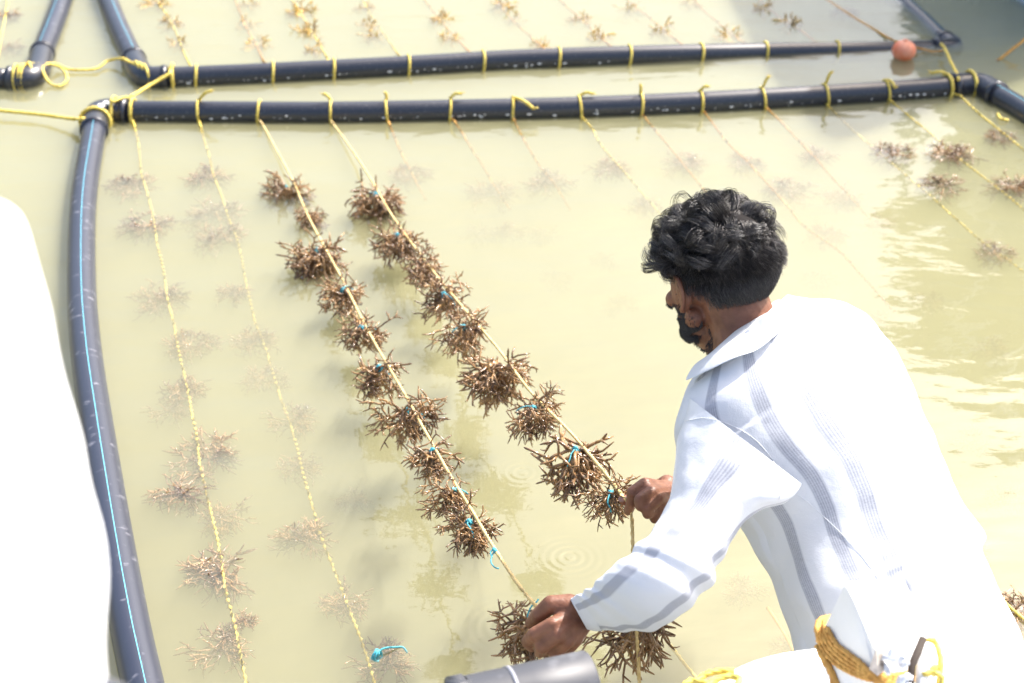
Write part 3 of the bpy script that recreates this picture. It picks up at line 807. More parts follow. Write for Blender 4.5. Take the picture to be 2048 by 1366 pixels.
# shirt ---------------------------------------------------------------
def fold_torso(v, u, p):
    f = .004*noise.noise(p*9) + .003*noise.noise(p*22)
    side = math.exp(-((u-.22)/.06)**2)*math.exp(-((v-.68)/.22)**2)       # gathers along the side seam
    f += side*.004*math.sin(v*110+u*30+6*noise.noise(p*5))*(.5+noise.noise(p*7))
    f += .010*math.exp(-((u-.06)/.09)**2)*math.sin(v*16+2)*(v > .3)
    f += .006*math.sin(v*22+u*4)*math.exp(-((u-.5)/.07)**2)*min(1, v*2)
    f += .003*math.exp(-((u-.235-.02*math.sin(v*5))/.006)**2)*(v > .3)  # side seam ridge
    return f
tors = [
 (D(1556,606,2.62), D(1440,708,2.53), .070, .070),
 (D(1588,618,2.68), D(1408,742,2.52), .095, .085),
 (D(1632,624,2.74), D(1388,790,2.49), .110, .10),
 (D(1690,652,2.80), D(1374,850,2.47), .125, .11),
 (D(1738,712,2.80), D(1392,915,2.48), .135, .12),
 (D(1778,786,2.78), D(1430,968,2.50), .140, .125),
 (D(1815,868,2.75), D(1480,1008,2.52), .140, .125),
 (D(1850,945,2.72), D(1516,1056,2.53), .138, .125),
 (D(1886,1012,2.69), D(1540,1110,2.53), .136, .125),
 (D(1940,1076,2.66), D(1566,1160,2.52), .136, .125),
 (D(1930,1116,2.64), D(1588,1210,2.50), .138, .125),
 (D(1966,1200,2.62), D(1604,1262,2.49), .140, .13),
 (D(2004,1275,2.60), D(1612,1310,2.47), .142, .13),
 (D(2010,1345,2.58), D(1618,1370,2.46), .142, .13),
]
vs, fs, uv = loft(tors, 170, 144, fold_torso)
# split the wrap-around uv cleanly: duplicate first column
def wrap(vs, fs, uv, rows, seg):
    V = list(vs); U = list(uv); mp = {}
    for i in range(rows+1):
        V.append(vs[i*seg]); U.append((1.0, uv[i*seg][1])); mp[i*seg] = len(V)-1
    F = []
    for f in fs:
        ks = [x % seg for x in f]
        F.append(tuple(mp[x] if (x % seg == 0 and max(ks) == seg-1) else x for x in f))
    return V, F, U
vs, fs, uv = wrap(vs, fs, uv, 170, 144)
shirt = mesh_obj('shirt', vs, fs, torso_m, man, True, uv)
tag(shirt, 'white cotton shirt with woven grey blue stripes')
def mpi(o): return o
def fold_sleeve(v, u, p):
    f = .0030*noise.noise(p*14) + .002*noise.noise(p*33)
    f += .0045*math.exp(-((v-.55)/.10)**2)*math.sin(v*60+math.sin(u*6.28)*2.2)
    f += .0025*math.exp(-((v-.85)/.12)**2)*math.sin(v*75+u*9)
    f += .004*math.exp(-((v-.12)/.08)**2)*math.sin(u*38+v*6)
    if v > .955: f += .0015
    return f
slv = [
 (D(1600,965,2.50), D(1384,800,2.47), .095, .085),
 (D(1572,1000,2.47), D(1362,872,2.46), .102, .090),
 (D(1524,1016,2.44), D(1350,938,2.44), .090, .088),
 (D(1484,1048,2.41), D(1338,1000,2.42), .078, .080),
 (D(1450,1104,2.37), D(1312,1052,2.40), .072, .075),
 (D(1418,1160,2.33), D(1274,1100,2.38), .070, .072),
 (D(1368,1214,2.31), D(1232,1140,2.37), .066, .068),
 (D(1306,1256,2.34), D(1196,1170,2.39), .058, .060),
 (D(1240,1262,2.39), D(1166,1188,2.42), .048, .050),
 (D(1178,1256,2.445), D(1143,1199,2.455), .034, .036),
]
vs, fs, uv = loft(slv, 150, 96, fold_sleeve); vs, fs, uv = wrap(vs, fs, uv, 150, 96)
o = o_sleeve = mpi(mesh_obj('sleeve', vs, fs, sleeve_m, shirt, True, uv))
# cuff: doubled band at the wrist
A, B_, *_ = slv[-1]
cb = MB()
cf = [(D(1204,1262,2.425), D(1158,1192,2.44), .041, .042), (D(1190,1262,2.435), D(1150,1194,2.447), .0395, .041), (D(1174,1259,2.448), D(1140,1198,2.458), .0375, .039)]
vs, fs, uv = loft(cf, 12, 64)
vs2, fs2, uv2 = loft([(a.lerp(b_, .02), b_.lerp(a, .02), t-.002, t2-.002) for a, b_, t, t2 in reversed(cf)], 12, 64)
n0 = len(vs); vs += vs2; fs += [tuple(i+n0 for i in f) for f in fs2]; uv += uv2
fs += [(12*64+k, n0+k, n0+(k+1)%64, 12*64+(k+1)%64) for k in range(64)]
mpi(mesh_obj('cuff', vs, fs, plain_m, shirt, True, uv))
# armhole seam
def surf_path(objs, pts, lift=.001, n=40):
    bvs = [BVHTree.FromPolygons([v.co[:] for v in q.data.vertices], [f.vertices[:] for f in q.data.polygons]) for q in objs]
    out = []
    rows = catmull([(x, y) for x, y in pts], n)
    for x, y in rows:
        d = ray(x, y).normalized(); best = None
        for t_ in bvs:
            h_ = t_.ray_cast(CAMV, d)
            if h_[0] is not None and (best is None or h_[3] < best[1]): best = (h_[0]-d*lift, h_[3])
        if best: out.append(best[0])
    return out
from mathutils.bvhtree import BVHTree
sleeve_o = o_sleeve
seam = MB().tube(surf_path((shirt, sleeve_o), [(1372,842),(1410,836),(1450,846),(1495,868),(1530,900),(1556,940),(1562,975),(1558,1000)]), .0006, 6)
mpi(seam.build('armhole_seam', plain_m, shirt))
# right sleeve, mostly behind
slr = [
 (D(1720,690,2.86), D(1560,640,2.80), .08, .08), (D(1690,760,2.90), D(1540,720,2.86), .08, .08), (D(1640,850,2.95), D(1510,800,2.92), .072, .07),
 (D(1595,925,2.98), D(1490,880,2.95), .065, .065), (D(1520,985,2.93), D(1470,905,2.92), .06, .06), (D(1440,1005,2.86), D(1420,935,2.85), .052, .05), (D(1362,1012,2.79), D(1354,955,2.78), .036, .036)]
vs, fs, uv = loft(slr, 80, 64, fold_sleeve); vs, fs, uv = wrap(vs, fs, uv, 80, 64)
mpi(mesh_obj('sleeve', vs, fs, sleeve_m, shirt, True, uv))
# collar: folded band with a pointed flap
def sheet(name, outline_rows, thick, m, parent):
    """grid of 3D rows -> thick cloth sheet"""
    R_ = len(outline_rows); Cn = len(outline_rows[0]); V = [Vector(p) for r in outline_rows for p in r]
    F = [(i*Cn+k, i*Cn+k+1, (i+1)*Cn+k+1, (i+1)*Cn+k) for i in range(R_-1) for k in range(Cn-1)]
    o = mesh_obj(name, V, F, m, parent, True, [(k/(Cn-1), i/(R_-1)) for i in range(R_) for k in range(Cn)])
    md = o.modifiers.new('solid', 'SOLIDIFY'); md.thickness = thick; md.offset = 0
    md = o.modifiers.new('sub', 'SUBSURF'); md.levels = 1; md.render_levels = 2
    return o
def cr(pts, n):
    return [Vector(r) for r in catmull([tuple(p) for p in pts], n)]
inner = cr([D(1552,600,2.66), D(1520,622,2.585), D(1484,650,2.555), D(1448,682,2.54), D(1420,708,2.54), D(1404,722,2.56)], 20)
outer = cr([D(1600,630,2.66), D(1560,664,2.50), D(1515,700,2.455), D(1470,716,2.445), D(1420,740,2.465), D(1368,764,2.51)], 20)
rows_ = []
for j in range(6):
    t = j/5; rows_.append([a.lerp(c_, t)+Vector((0, 0, .010*math.sin(math.pi*t))) for a, c_ in zip(inner, outer)])
c1 = mpi(sheet('collar', rows_, .0022, plain_m, shirt))
under_in = cr([D(1462,706,2.49), D(1440,722,2.495), D(1412,742,2.50), D(1388,762,2.52)], 10)
under_out = cr([D(1450,738,2.47), D(1434,768,2.475), D(1412,786,2.49), D(1390,786,2.51)], 10)
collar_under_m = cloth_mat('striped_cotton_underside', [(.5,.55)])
mpi(sheet('collar_underside', [[a.lerp(c_, j/4) for a, c_ in zip(under_in, under_out)] for j in range(5)], .002, collar_under_m, shirt))
# back pleat seam
mpi(MB().tube(surf_path((shirt,), [(1572,975),(1610,1000),(1660,1045),(1705,1090),(1745,1140),(1770,1185)]), .0006, 6).build('side_seam', plain_m, shirt))
# trousers
b = MB()
trouser_m = mat('dark_trousers', (.05, .055, .07), .85); noisy(trouser_m, (.04, .045, .06), (.07, .075, .09), 12, bump=.3, bscale=40, bdist=.004)
cone(b, PV + Vector((0, 0, .01)), PV, .105, .108)
for hip, kn, an in feet: chain(b, [(PV, .105), (hip, .098), (kn, .07), (kn.lerp(an, .35), .068)])
remeshed('trousers', b, trouser_m, man, .007, 4)

# hair ----------------------------------------------------------------
def strands(name, paths, r, m, parent):
    V = []; F = []
    for pts in paths:
        n = len(pts); b0 = len(V)
        T = pts[-1]-pts[0]
        for i, p in enumerate(pts):
            t = (pts[min(i+1, n-1)]-pts[max(i-1, 0)]); 
            if t.length < 1e-9: t = Vector((0, 0, 1))
            t.normalize(); a = t.orthogonal().normalized(); c = t.cross(a)
            rr = r*(1-.75*(i/(n-1))**2)
            for k in range(3):
                an = 2.094*k; V.append(p + a*(math.cos(an)*rr) + c*(math.sin(an)*rr))
        for i in range(n-1):
            for k in range(3):
                k2 = (k+1) % 3; F.append((b0+i*3+k, b0+i*3+k2, b0+i*3+3+k2, b0+i*3+3+k))
    return mpi(mesh_obj(name, V, F, m, parent))
hr = random.Random(5)
SK = Vector((0, -.012, .030)); SR = Vector((.077, .096, .088))
def scalp(l, f, u):
    """unit direction -> local point on skull and normal"""
    d = Vector((l, f, u)).normalized()
    p = Vector((SK.x+d.x*SR.x, SK.y+d.y*SR.y, SK.z+d.z*SR.z)); n = Vector((d.x/SR.x, d.y/SR.y, d.z/SR.z)).normalized()
    return p, n, d
def W_(v): return H(v.x, v.y, v.z)
WH = Vector((-.15, -.62, .77)).normalized()          # crown whorl
def hairline(d):
    """>0 where hair grows"""
    if d.y > 0:  return d.z - (.30 + .30*d.y) if abs(d.x) < .75 else d.z - (.05)
    return d.z + .42 + .55*(-d.y) - (.0 if abs(d.x) < .8 else .22)
guides = []
tries = 0
while len(guides) < 230:
    l, f, u = hr.gauss(0,1), hr.gauss(0,1), hr.gauss(.5,1)
    p, n, d = scalp(l, f, u)
    if d.z < .18 or hairline(d) < .05: continue
    away = (d - WH); away = (away - n*away.dot(n)); away = away.normalized() if away.length > .05 else n.orthogonal()
    sw = n.cross(away)
    g = (away*.75 + sw*hr.uniform(.3, .9) + Vector((0, .3, 0))).normalized()
    guides.append((d, g, hr.uniform(.010, .024), hr.choice((-1, 1, 1)), hr.uniform(0, 6.28), hr.uniform(.06, .115), hr.uniform(.35, .95), hr.uniform(.012, .034)))
def long_strand(d, rgg):
    gi = max(range(len(guides)), key=lambda i: guides[i][0].dot(d) + 0)
    gd, g, cr_, hnd, ph, L, turns, lift = guides[gi]
    p, n, _ = scalp(*d)
    g = (g - n*g.dot(n)).normalized(); s = n.cross(g)
    pg, ng, _ = scalp(*gd)
    L *= rgg.uniform(.75, 1.1); n_ = 13; pts = []
    off = (p-pg)*1.0
    jr = rgg.uniform(.8, 1.15); jp = rgg.gauss(0, .18)
    for i in range(n_):
        t = i/(n_-1); a = ph + jp + hnd*turns*2*math.pi*t; rad = cr_*jr*min(1, t*2.5)
        ctr = pg + off*(1-.55*t) + g*(L*t*.62) + n*(lift*math.sin(min(1, t*1.6)*math.pi/2) - .030*t*t)
        q = ctr + (n*math.sin(a) + (s*.8+g*.35)*math.cos(a))*rad
        # keep outside the skull
        e = Vector(((q.x-SK.x)/SR.x, (q.y-SK.y)/SR.y, (q.z-SK.z)/SR.z)); el = e.length
        mn_ = 1.03 + .10*t
        if el < mn_: e = e*(mn_/el); q = Vector((SK.x+e.x*SR.x, SK.y+e.y*SR.y, SK.z+e.z*SR.z))
        pts.append(W_(q))
    return pts
longs = []; shorts = []
while len(longs) < 11000:
    l, f, u = hr.gauss(0,1), hr.gauss(0,1), hr.gauss(.5,1); d = Vector((l, f, u)).normalized()
    if d.z < .12+.1*hr.random() or hairline(d) < 0: continue
    longs.append(long_strand(d, hr))
while len(shorts) < 7500:
    d = Vector((hr.gauss(0,1), hr.gauss(-.3,1), hr.gauss(0,.9))).normalized()
    if d.z > .34 or hairline(d) < hr.uniform(0, .17): continue
    p, n, _ = scalp(*d); dn = Vector((hr.gauss(0,.25), -.35+hr.gauss(0,.25), -1)); dn = (dn-n*dn.dot(n)).normalized()
    if d.z > .0: dn = (dn + Vector((0, -.5, 0))).normalized()
    fade = max(0, min(1, (d.z+.75)/1.0)); L = .010 + .020*fade
    pts = [W_(p + n*(.001+ L*.75*t*(1-.25*t)) + dn*(L*t)) for t in (0, .33, .66, 1)]
    shorts.append(pts)
sheen_hair_m = mat('sheen_hair', (.16, .145, .14), .4, .8)  # paler strands mixed in, painting the sheen of the black hair
strands('hair', [q for i, q in enumerate(longs) if i % 9], .00033, hair_m, body)
strands('short_hair', [q for i, q in enumerate(shorts) if i % 9], .00033, hair_m, body)
strands('sheen_hair', [q for i, q in enumerate(longs) if i % 9 == 0] + [q for i, q in enumerate(shorts) if i % 9 == 0], .00036, sheen_hair_m, body)
# scalp layer under the strands
cv = []; cf_ = []; idx = {}
NB_, NA = 44, 64
for i in range(NB_+1):
    for k in range(NA):
        th = math.pi*i/NB_; a = 2*math.pi*k/NA
        d = Vector((math.sin(th)*math.cos(a), math.sin(th)*math.sin(a), math.cos(th)))
        p, n, _ = scalp(*d); hl = hairline(d)
        bulk = .002 + .005*max(0, min(1, (d.z-.1)/.5)) + .001*noise.noise(Vector((d.x*5, d.y*5, d.z*5)))
        if hl < .05: bulk = .002 if hl > 0 else -.006
        cv.append(W_(p + n*bulk)); idx[(i, k)] = (i*NA+k, hl)
for i in range(NB_):
    for k in range(NA):
        q = [(i, k), (i+1, k), (i+1, (k+1) % NA), (i, (k+1) % NA)]
        if min(idx[x][1] for x in q) > .04: cf_.append(tuple(idx[x][0] for x in q))
mpi(mesh_obj('scalp_hair', cv, cf_, mat('matte_black_hair', (.02, .018, .018), .95, .1), body))
# beard
beard = []
tries = 0
bvh_pts = []
from mathutils.bvhtree import BVHTree
bv = BVHTree.FromPolygons([v.co[:] for v in body.data.vertices], [p_.vertices[:] for p_ in body.data.polygons])
MWL = body.matrix_world
while len(beard) < 9500 and tries < 40000:
    tries += 1
    s = hr.choice((-1, 1, 1)); t = hr.random()
    # jaw band from sideburn round to chin
    if t < .10:
        loc = Vector((.066*s, hr.uniform(-.008, .055), hr.uniform(-.098, -.04)))
    elif t < .48 and hr.random() < .45: loc = Vector((.060*s, hr.uniform(.012, .085), hr.uniform(-.095, -.022)))
    elif t < .34: loc = Vector((.060*s, hr.uniform(-.022, .035), hr.uniform(-.115, -.050)))
    elif t < .38: loc = Vector((.045*s*hr.random(), hr.uniform(-.01, .06), -.115))
    elif t < .4: loc = Vector((.074*s, .018+hr.gauss(0,.006), .02-.055*hr.random()))
    elif t < .8:
        q = hr.random(); loc = Vector((s*(.068-.045*q), .01+.07*q, -.045-.050*q + hr.gauss(0, .010)))
    else: loc = Vector((hr.gauss(0,.022), .09, -.080+hr.gauss(0,.012))) if hr.random() < .7 else Vector((hr.gauss(0,.018), .105, -.043))
    p = H(*loc)
    hit = bv.find_nearest(p)
    if hit[0] is None or hit[3] > .035: continue
    c, n = hit[0], hit[1]
    if (c-HC).dot(n) < 0: n = -n
    dn = (n*.6 - UD*.8 + FD*.15 + Vector((hr.gauss(0,.2), hr.gauss(0,.2), hr.gauss(0,.2)))).normalized(); L = hr.uniform(.002, .006)
    beard.append([c - n*.0005, c + (dn+n*.2)*L*.5, c + dn*L])
strands('beard', beard, .00040, hair_m, body)
# ---------------------------------------------------------------- the boats
white_m = mat('white_gelcoat', (.80, .81, .82), .35, .5); noisy(white_m, (.70, .71, .71), (.82, .83, .84), 5, .35, .6, 5, bump=.1, bscale=30, bdist=.002)
stain_m = mat('stained_wood', (.30, .20, .12), .8); noisy(stain_m, (.1, .07, .05), (.62, .55, .48), 30, .4, .6, 5)
grey_pvc_m = mat('grey_plastic_pipe', (.05, .054, .066), .5, .5); noisy(grey_pvc_m, (.048, .052, .065), (.12, .125, .145), 30, .55, .8, 6)
gap_shade_m = mat('gap_shade', (.03, .02, .015), .8)
DZ = .50
boat = empty('boat', Z(1500, 1700, 0)); tag(boat, 'white boat whose curved edge crosses the lower right, with a rope-wound post', 'boat')
edge = [Z(*q, DZ) for q in ((2900,1290), (2500,1276), (2200,1273), (2048,1275), (1850,1276), (1700,1281), (1600,1289), (1530,1302), (1470,1323), (1400,1362), (1340,1405), (1240,1455), (1000,1510), (600,1560), (200,1640))]
edge = smooth_path(edge, .03)
near_pts = [p.copy() for p in edge]
V = []; F = []; n = len(edge)
cen = Vector((.4, .2, DZ))
prof = [(0, -.70, .12), (0, -.35, .05), (0, -.06, .006), (0, -.015, .0), (0, .0, -.012), (0, .002, -.05), (0, -.006, -.10), (0, -.010, -.16)]   # (.., dz, outset<0 is inward)
for i, p in enumerate(edge):
    t = (edge[min(i+1, n-1)]-edge[max(i-1, 0)]).normalized(); o_ = Vector((0,0,1)).cross(t)
    if (p-cen).dot(o_) < 0: o_ = -o_
    for (_, dz, ins) in prof:
        V.append(p + Vector((0, 0, dz)) + o_*(ins if ins < 0 else -ins))
m_ = len(prof)
for i in range(n-1):
    for k in range(m_-1):
        F.append((i*m_+k, i*m_+k+1, (i+1)*m_+k+1, (i+1)*m_+k))
hull = mesh_obj('hull', V, F, white_m, boat)
# deck sheet inside the gunwale, reaching back under the camera
V = []; F = []
inn = [hull.data.vertices[i*m_+m_-1].co.copy() for i in range(n)]
V = [p for p in inn] + [Vector((p.x*1.0, -1.6, DZ-.010)) for p in inn]
for i in range(n-1): F.append((i, i+1, n+i+1, n+i))
mesh_obj('deck', V, F, white_m, boat)

# white post with a sloping top
a, t2, e, d_ = D(1692,1163,2.08), D(1806,1157,2.19), D(1862,1268,2.17), D(1768,1345,2.02)
b_, bot = D(1630,1296,2.17), D(1690,1440,2.13)
V = [a, b_, bot, d_, t2, D(1760,1280,2.2), D(1850,1450,2.16), e, D(1770,1470,2.02), D(1868,1430,2.15)]
F = [(0,1,2,3), (0,3,7,4), (4,5,1,0), (4,7,9,5), (3,8,2), ]
post = mesh_obj('post', V, F, white_m, boat, False)
bm = bmesh.new(); bm.from_mesh(post.data); bmesh.ops.convex_hull(bm, input=bm.verts); 
bmesh.ops.dissolve_limit(bm, angle_limit=R(6), verts=bm.verts, edges=bm.edges)
bmesh.ops.bevel(bm, geom=list(bm.edges), offset=.010, segments=4, affect='EDGES', profile=.6)
bmesh.ops.recalc_face_normals(bm, faces=bm.faces); bm.to_mesh(post.data); bm.free()
# dark tube coloured as the shade of the gap, and split board beside it
b = MB()
b.build if False else None
gap_tube = MB().tube([D(1846,1278,2.06), D(1824,1330,2.03), D(1815,1420,2.01)], .005, 10).build('socket', gap_shade_m, boat)  # solid tube, its dark colour stands for shade inside the gap
MB().tube([D(1856,1290,2.06), D(1845,1340,2.04), D(1840,1430,2.01)], .0085, 10).build('stanchion', white_m, boat)
b = MB()
b.tube(smooth_path([D(1748,1330,2.0), D(1758,1300,2.0), D(1765,1272,2.01)], .01), [.004]*99, 8) if False else None
sc_ = mesh_obj('split_board', [D(1738,1338,1.992), D(1752,1298,1.994), D(1762,1268,2.004), D(1769,1300,2.0), D(1767,1342,1.995), D(1755,1352,1.99),
                       D(1738,1338,2.03), D(1752,1298,2.03), D(1762,1268,2.04), D(1769,1300,2.04), D(1767,1342,2.03), D(1755,1352,2.03)],
               [(0,1,2,3,4,5), (6,11,10,9,8,7)]+[(i,(i+1)%6,6+(i+1)%6,6+i) for i in range(6)], stain_m, boat, False)
b = MB()
wr2 = random.Random(3)
for j in range(7):
    x0, y0 = 1775+wr2.uniform(-8, 40), 1310+wr2.uniform(-10, 60)
    b.tube(smooth_path([D(x0+wr2.uniform(-18,18), y0+wr2.uniform(-14,14), 2.0+wr2.uniform(-.01,.01)) for _ in range(4)], .006), .0035, 7)
o = b.build('white_cord', plain_m); tag(o, 'tangle of white cord beside the white post', 'cord')
# orange rope wound on the post
o = None
wind = empty('rope_winding', D(1700, 1345, 2.0)); tag(wind, 'orange rope wound in several turns round the white post', 'rope')
pbv = BVHTree.FromPolygons([v.co[:] for v in post.data.vertices], [f.vertices[:] for f in post.data.polygons])
def on_post(x, y, d, lift=.005):
    dr = ray(x, y).normalized(); h_ = pbv.ray_cast(CAMV, dr)
    if h_[0] is None: return D(x, y, d)
    return h_[0]-dr*lift
for j in range(5):
    dx = j*7.5
    pts = [D(1672+dx*.3, 1232, 2.22), D(1640+dx*.5, 1240, 2.175), on_post(1634+dx*.8, 1262, 2.15), on_post(1642+dx*1.05, 1292-dx*.1, 2.1), on_post(1668+dx*.9, 1324-dx*.6, 2.08), on_post(1705+dx*.5, 1346-dx*.7, 2.06), on_post(1740, 1358-dx*.5, 2.04, .008), on_post(1775-dx*.1, 1366-dx*.5, 2.0, .009), on_post(1815, 1362-dx*.5, 2.0, .006), D(1862, 1345-dx*.3, 2.17), D(1880, 1335, 2.25)]
    MB().rope(smooth_path(pts, .006), .0038).build('turn', orope_m, wind)
for j, pl in enumerate(([(1634,1290),(1648,1320),(1662,1345),(1668,1375),(1670,1420)], [(1641,1300),(1660,1335),(1672,1362),(1684,1400)])):
    MB().rope(smooth_path([on_post(x, y, 2.12, .008) for x, y in pl], .006), .0045).build('tail', orope_m, wind)
rope_thing([D(1838,1370,2.05), D(1836,1330,2.05), D(1836,1300,2.06), D(1848,1283,2.07), D(1868,1282,2.07), D(1878,1300,2.06), D(1882,1330,2.05), D(1876,1380,2.04)], .0042, yrope_m, 'yellow rope loop standing up right of the white post')
rope_thing([D(1845,1350,2.03), D(1865,1345,2.03), D(1885,1355,2.03), D(1880,1385,2.03)], .0042, yrope_m, 'short yellow rope lying at the foot of the standing loop')
for j, pl in enumerate(([(1385,1372),(1405,1352),(1435,1343),(1468,1341)], [(1400,1378),(1430,1360),(1460,1352),(1480,1358),(1470,1380)], [(1350,1390),(1372,1366),(1392,1362),(1425,1372)])):
    rope_thing([Z(x, y, DZ+.008+.003*j) for x, y in pl], .0048, yrope_m, ['yellow rope arching over the curved white boat edge','lower yellow rope bight lying on the white boat edge','leftmost yellow rope end hanging at the boat edge'][j])

# grey plastic pipe lying across the bow
e1, e0 = D(1183, 1372, 2.03), D(600, 1500, 1.93)
ax = (e1-e0).normalized(); r0 = .046
pp = empty('plastic_pipe', e1); tag(pp, 'grey plastic pipe with a socket end, lying at the bottom edge below the lower hand', 'plastic pipe')
path = [e0, e1]; L = (e1-e0).length
b = MB(); ts = [0, .2, .4, .7, .985, 1.0]
def hollow(name, p0, p1, ro, ri, m, parent):
    b = MB(); b.tube([p0, p0.lerp(p1, .5), p1-(p1-p0).normalized()*.002, p1], [ro, ro, ro, ro-.002], 48, cap=False)
    n0 = len(b.v); b.tube([p1, p1.lerp(p0, .5), p0], [ri, ri, ri], 48, cap=False)
    b.f += [(n0-48+k, n0-48+(k+1)%48, n0+(k+1)%48, n0+k) for k in range(48)]
    return b.build(name, m, parent)
hollow('pipe_end', e1-ax*.16, e1, r0, r0-.005, grey_pvc_m, pp)
hollow('pipe', e0, e1-ax*.158, r0-.005, r0-.010, grey_pvc_m, pp)
q = e1-ax*.105
MB().tube([q-ax*.002, q+ax*.0035], r0+.0009, 48).build('moulded_ring', mat('pale_grey_plastic', (.2,.21,.25), .45), pp)
q = e1-ax*.172
cl = MB().tube([q-ax*.009, q+ax*.009], r0+.003, 40).build('clip', grey_pvc_m, pp)
MB().box(q+Vector((-.002,-.004,r0+.004)), (.016,.006,.005)).build('clip_tab', grey_pvc_m, pp)

# ---- the boat beyond, upper right: its bottom corner shows, the rest is seen mirrored in the water
hull_m = mat('pale_blue_hull', (.45, .52, .60), .5)
cab_m = mat('grey_green_canopy', (.42, .44, .38), .8)
bb = empty('moored_boat', Z(2150, -60, 0)); tag(bb, 'pale boat whose lower corner shows at the top right edge', 'boat')
w0, w1, w2 = Z(1840, -180, 0), Z(2020, -12, 0), Z(2140, 70, 0)
w3 = w2 + Vector((1.6, 1.2, 0)); w4 = w0 + Vector((1.3, 1.6, 0))
ring0 = [w0, w1, w2, w3, w4]
def loop_mesh(name, rings, m, parent):
    V = [p for r_ in rings for p in r_]; k = len(rings[0]); F = []
    for i in range(len(rings)-1):
        for j in range(k): F.append((i*k+j, i*k+(j+1)%k, (i+1)*k+(j+1)%k, (i+1)*k+j))
    F += [tuple(range(k)), tuple(range((len(rings)-1)*k, len(rings)*k))]
    o = mesh_obj(name, V, F, m, parent, False)
    md = o.modifiers.new('bevel', 'BEVEL'); md.width = .03; md.segments = 3
    return o
cc = sum(ring0, Vector())/5
up = lambda r_, z, s: [cc + (p-cc)*s + Vector((0, 0, z)) for p in r_]
loop_mesh('hull', [up(ring0, -.25, .85), up(ring0, 0, 1), up(ring0, .55, 1.06)], hull_m, bb)
loop_mesh('rail', [up(ring0, .56, 1.07), up(ring0, .62, 1.07)], white_m, bb)
loop_mesh('canopy', [up(ring0, 1.75, .95), up(ring0, 1.82, .97), up(ring0, 1.95, .7)], cab_m, bb)
for p in up(ring0, .5, .9): MB().tube([p, p+Vector((0,0,1.28))], .025, 12).build('canopy_post', white_m, bb)
loop_mesh('cabin', [up(ring0, .5, .72), up(ring0, 1.5, .68)], cab_m, bb)

# ---- blurred person at the left edge
per = empty('person', D(-40, 1366, 1.05)); per.location.z = .49
tag(per, 'blurred figure in a plain white shirt cut off by the left edge', 'person')
dd = 1.05
b = MB()
ps = [D(-260, 480, dd), D(-200, 900, dd), D(-180, 1300, dd), D(-170, 1600, dd)]
hd = ps[0] + Vector((0, .03, .16))
chain(b, [(hd, .075), (ps[0], .055)]); b.ball(hd+Vector((0,.01,.04)), (.078,.095,.11), 24, 16)
b.ball(hd+Vector((0,.115,.02)), (.012,.016,.02), 10, 8)
for s in (-1, 1): b.ball(hd+Vector((.08*s,0,.02)), (.01,.018,.028), 10, 8)
chain(b, [(ps[0], .06), (ps[1], .085), (ps[2], .085), (ps[3], .10)])
shp = D(-170, 560, dd); elp = D(-80, 1000, dd+.02); wrp = D(0, 1440, dd+.04)
chain(b, [(ps[0], .05), (shp, .05), (elp, .036), (wrp, .026)])
def simple_hand(b, w, dv):
    s = Vector((1,0,0)); chain(b, [(w, .026), (w+dv*.05, .03)])
    for q, L in enumerate((.075,.085,.08,.065)):
        k0 = w+dv*.07+s*(.019*(q-1.5)); chain(b, [(w+dv*.02, .02), (k0, .011), (k0+dv*L*.55+Vector((0,.012,0)), .0095), (k0+dv*L+Vector((0,.03,0)), .008)])
    chain(b, [(w+dv*.02, .016), (w+dv*.05+s*.04, .012), (w+dv*.085+s*.048+Vector((0,.01,0)), .010)])
simple_hand(b, wrp, Vector((0,.1,-1)).normalized())
sh2 = ps[0]*1.0 + Vector((-.19, 0, -.05)); el2_ = sh2+Vector((-.05, .04, -.27)); wr_ = el2_+Vector((.03,.16,-.2))
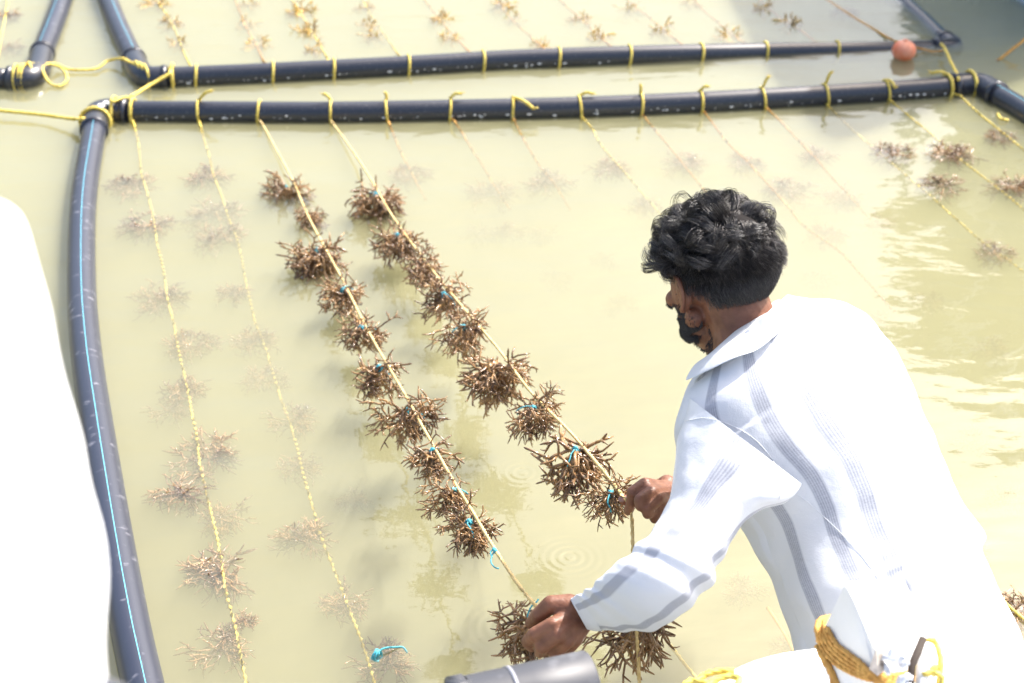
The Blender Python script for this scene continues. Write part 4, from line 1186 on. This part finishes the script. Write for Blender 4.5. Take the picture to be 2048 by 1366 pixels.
chain(b, [(ps[0], .06), (sh2, .055), (el2_, .04), (wr_, .028)]); simple_hand(b, wr_, Vector((0,.3,-1)).normalized())
hp = ps[3]
for s in (-1, 1):
    h_ = hp+Vector((.09*s,0,-.02)); k_ = Vector((h_.x+.02*s, h_.y+.16, .5+.28)); a_ = Vector((h_.x, h_.y-.02, .5+.07))
    chain(b, [(hp, .11), (h_, .09), (k_, .058), (a_, .042)]); chain(b, [(a_, .035), (a_+Vector((0,.12,-.045)), .026)])
body2 = remeshed('body', b, skin_m, per, .008, 4)
def fold2(v, u, p): return (.012)*noise.noise(p*7)+.010*noise.noise(p*13)
st = [(D(-330,330,dd), D(-200,330,dd), .06,.06), (D(-460,400,dd), D(-95,385,dd), .10,.10), (D(-600,470,dd), D(0,440,dd), .12,.12), (D(-640,620,dd), D(60,600,dd), .13,.13), (D(-640,800,dd), D(112,800,dd), .14,.14),
      (D(-640,1000,dd), D(165,1000,dd), .15,.14), (D(-640,1200,dd), D(202,1200,dd), .15,.15), (D(-640,1400,dd), D(215,1400,dd), .15,.15), (D(-640,1600,dd), D(222,1600,dd), .15,.15)]
vs, fs, uv = loft(st, 90, 72, fold2)
mesh_obj('shirt', vs, fs, plain_m, per, True, uv)
b = MB()
for i in range(40):
    pass
hp_ = [hd+Vector((.086*math.sin(t_)*math.cos(a_), .095*math.sin(t_)*math.sin(a_)-.012, .118*math.cos(t_)+.05)) for t_ in [math.pi*.62*i/14 for i in range(15)] for a_ in [2*math.pi*k/28 for k in range(28)]]
hf = [(i*28+k, (i+1)*28+k, (i+1)*28+(k+1)%28, i*28+(k+1)%28) for i in range(14) for k in range(28) if not (4 < k < 10 and i > 7)]
mesh_obj('hair', hp_, hf, hair_m, body2)
b = MB()
for s in (-1, 1):
    h_ = hp+Vector((.09*s,0,-.02)); k_ = Vector((h_.x+.02*s, h_.y+.16, .5+.28)); a_ = Vector((h_.x, h_.y-.02, .5+.12))
    chain(b, [(hp, .125), (h_, .10), (k_, .07), (a_, .055)])
remeshed('trousers', b, trouser_m, per, .01, 4)
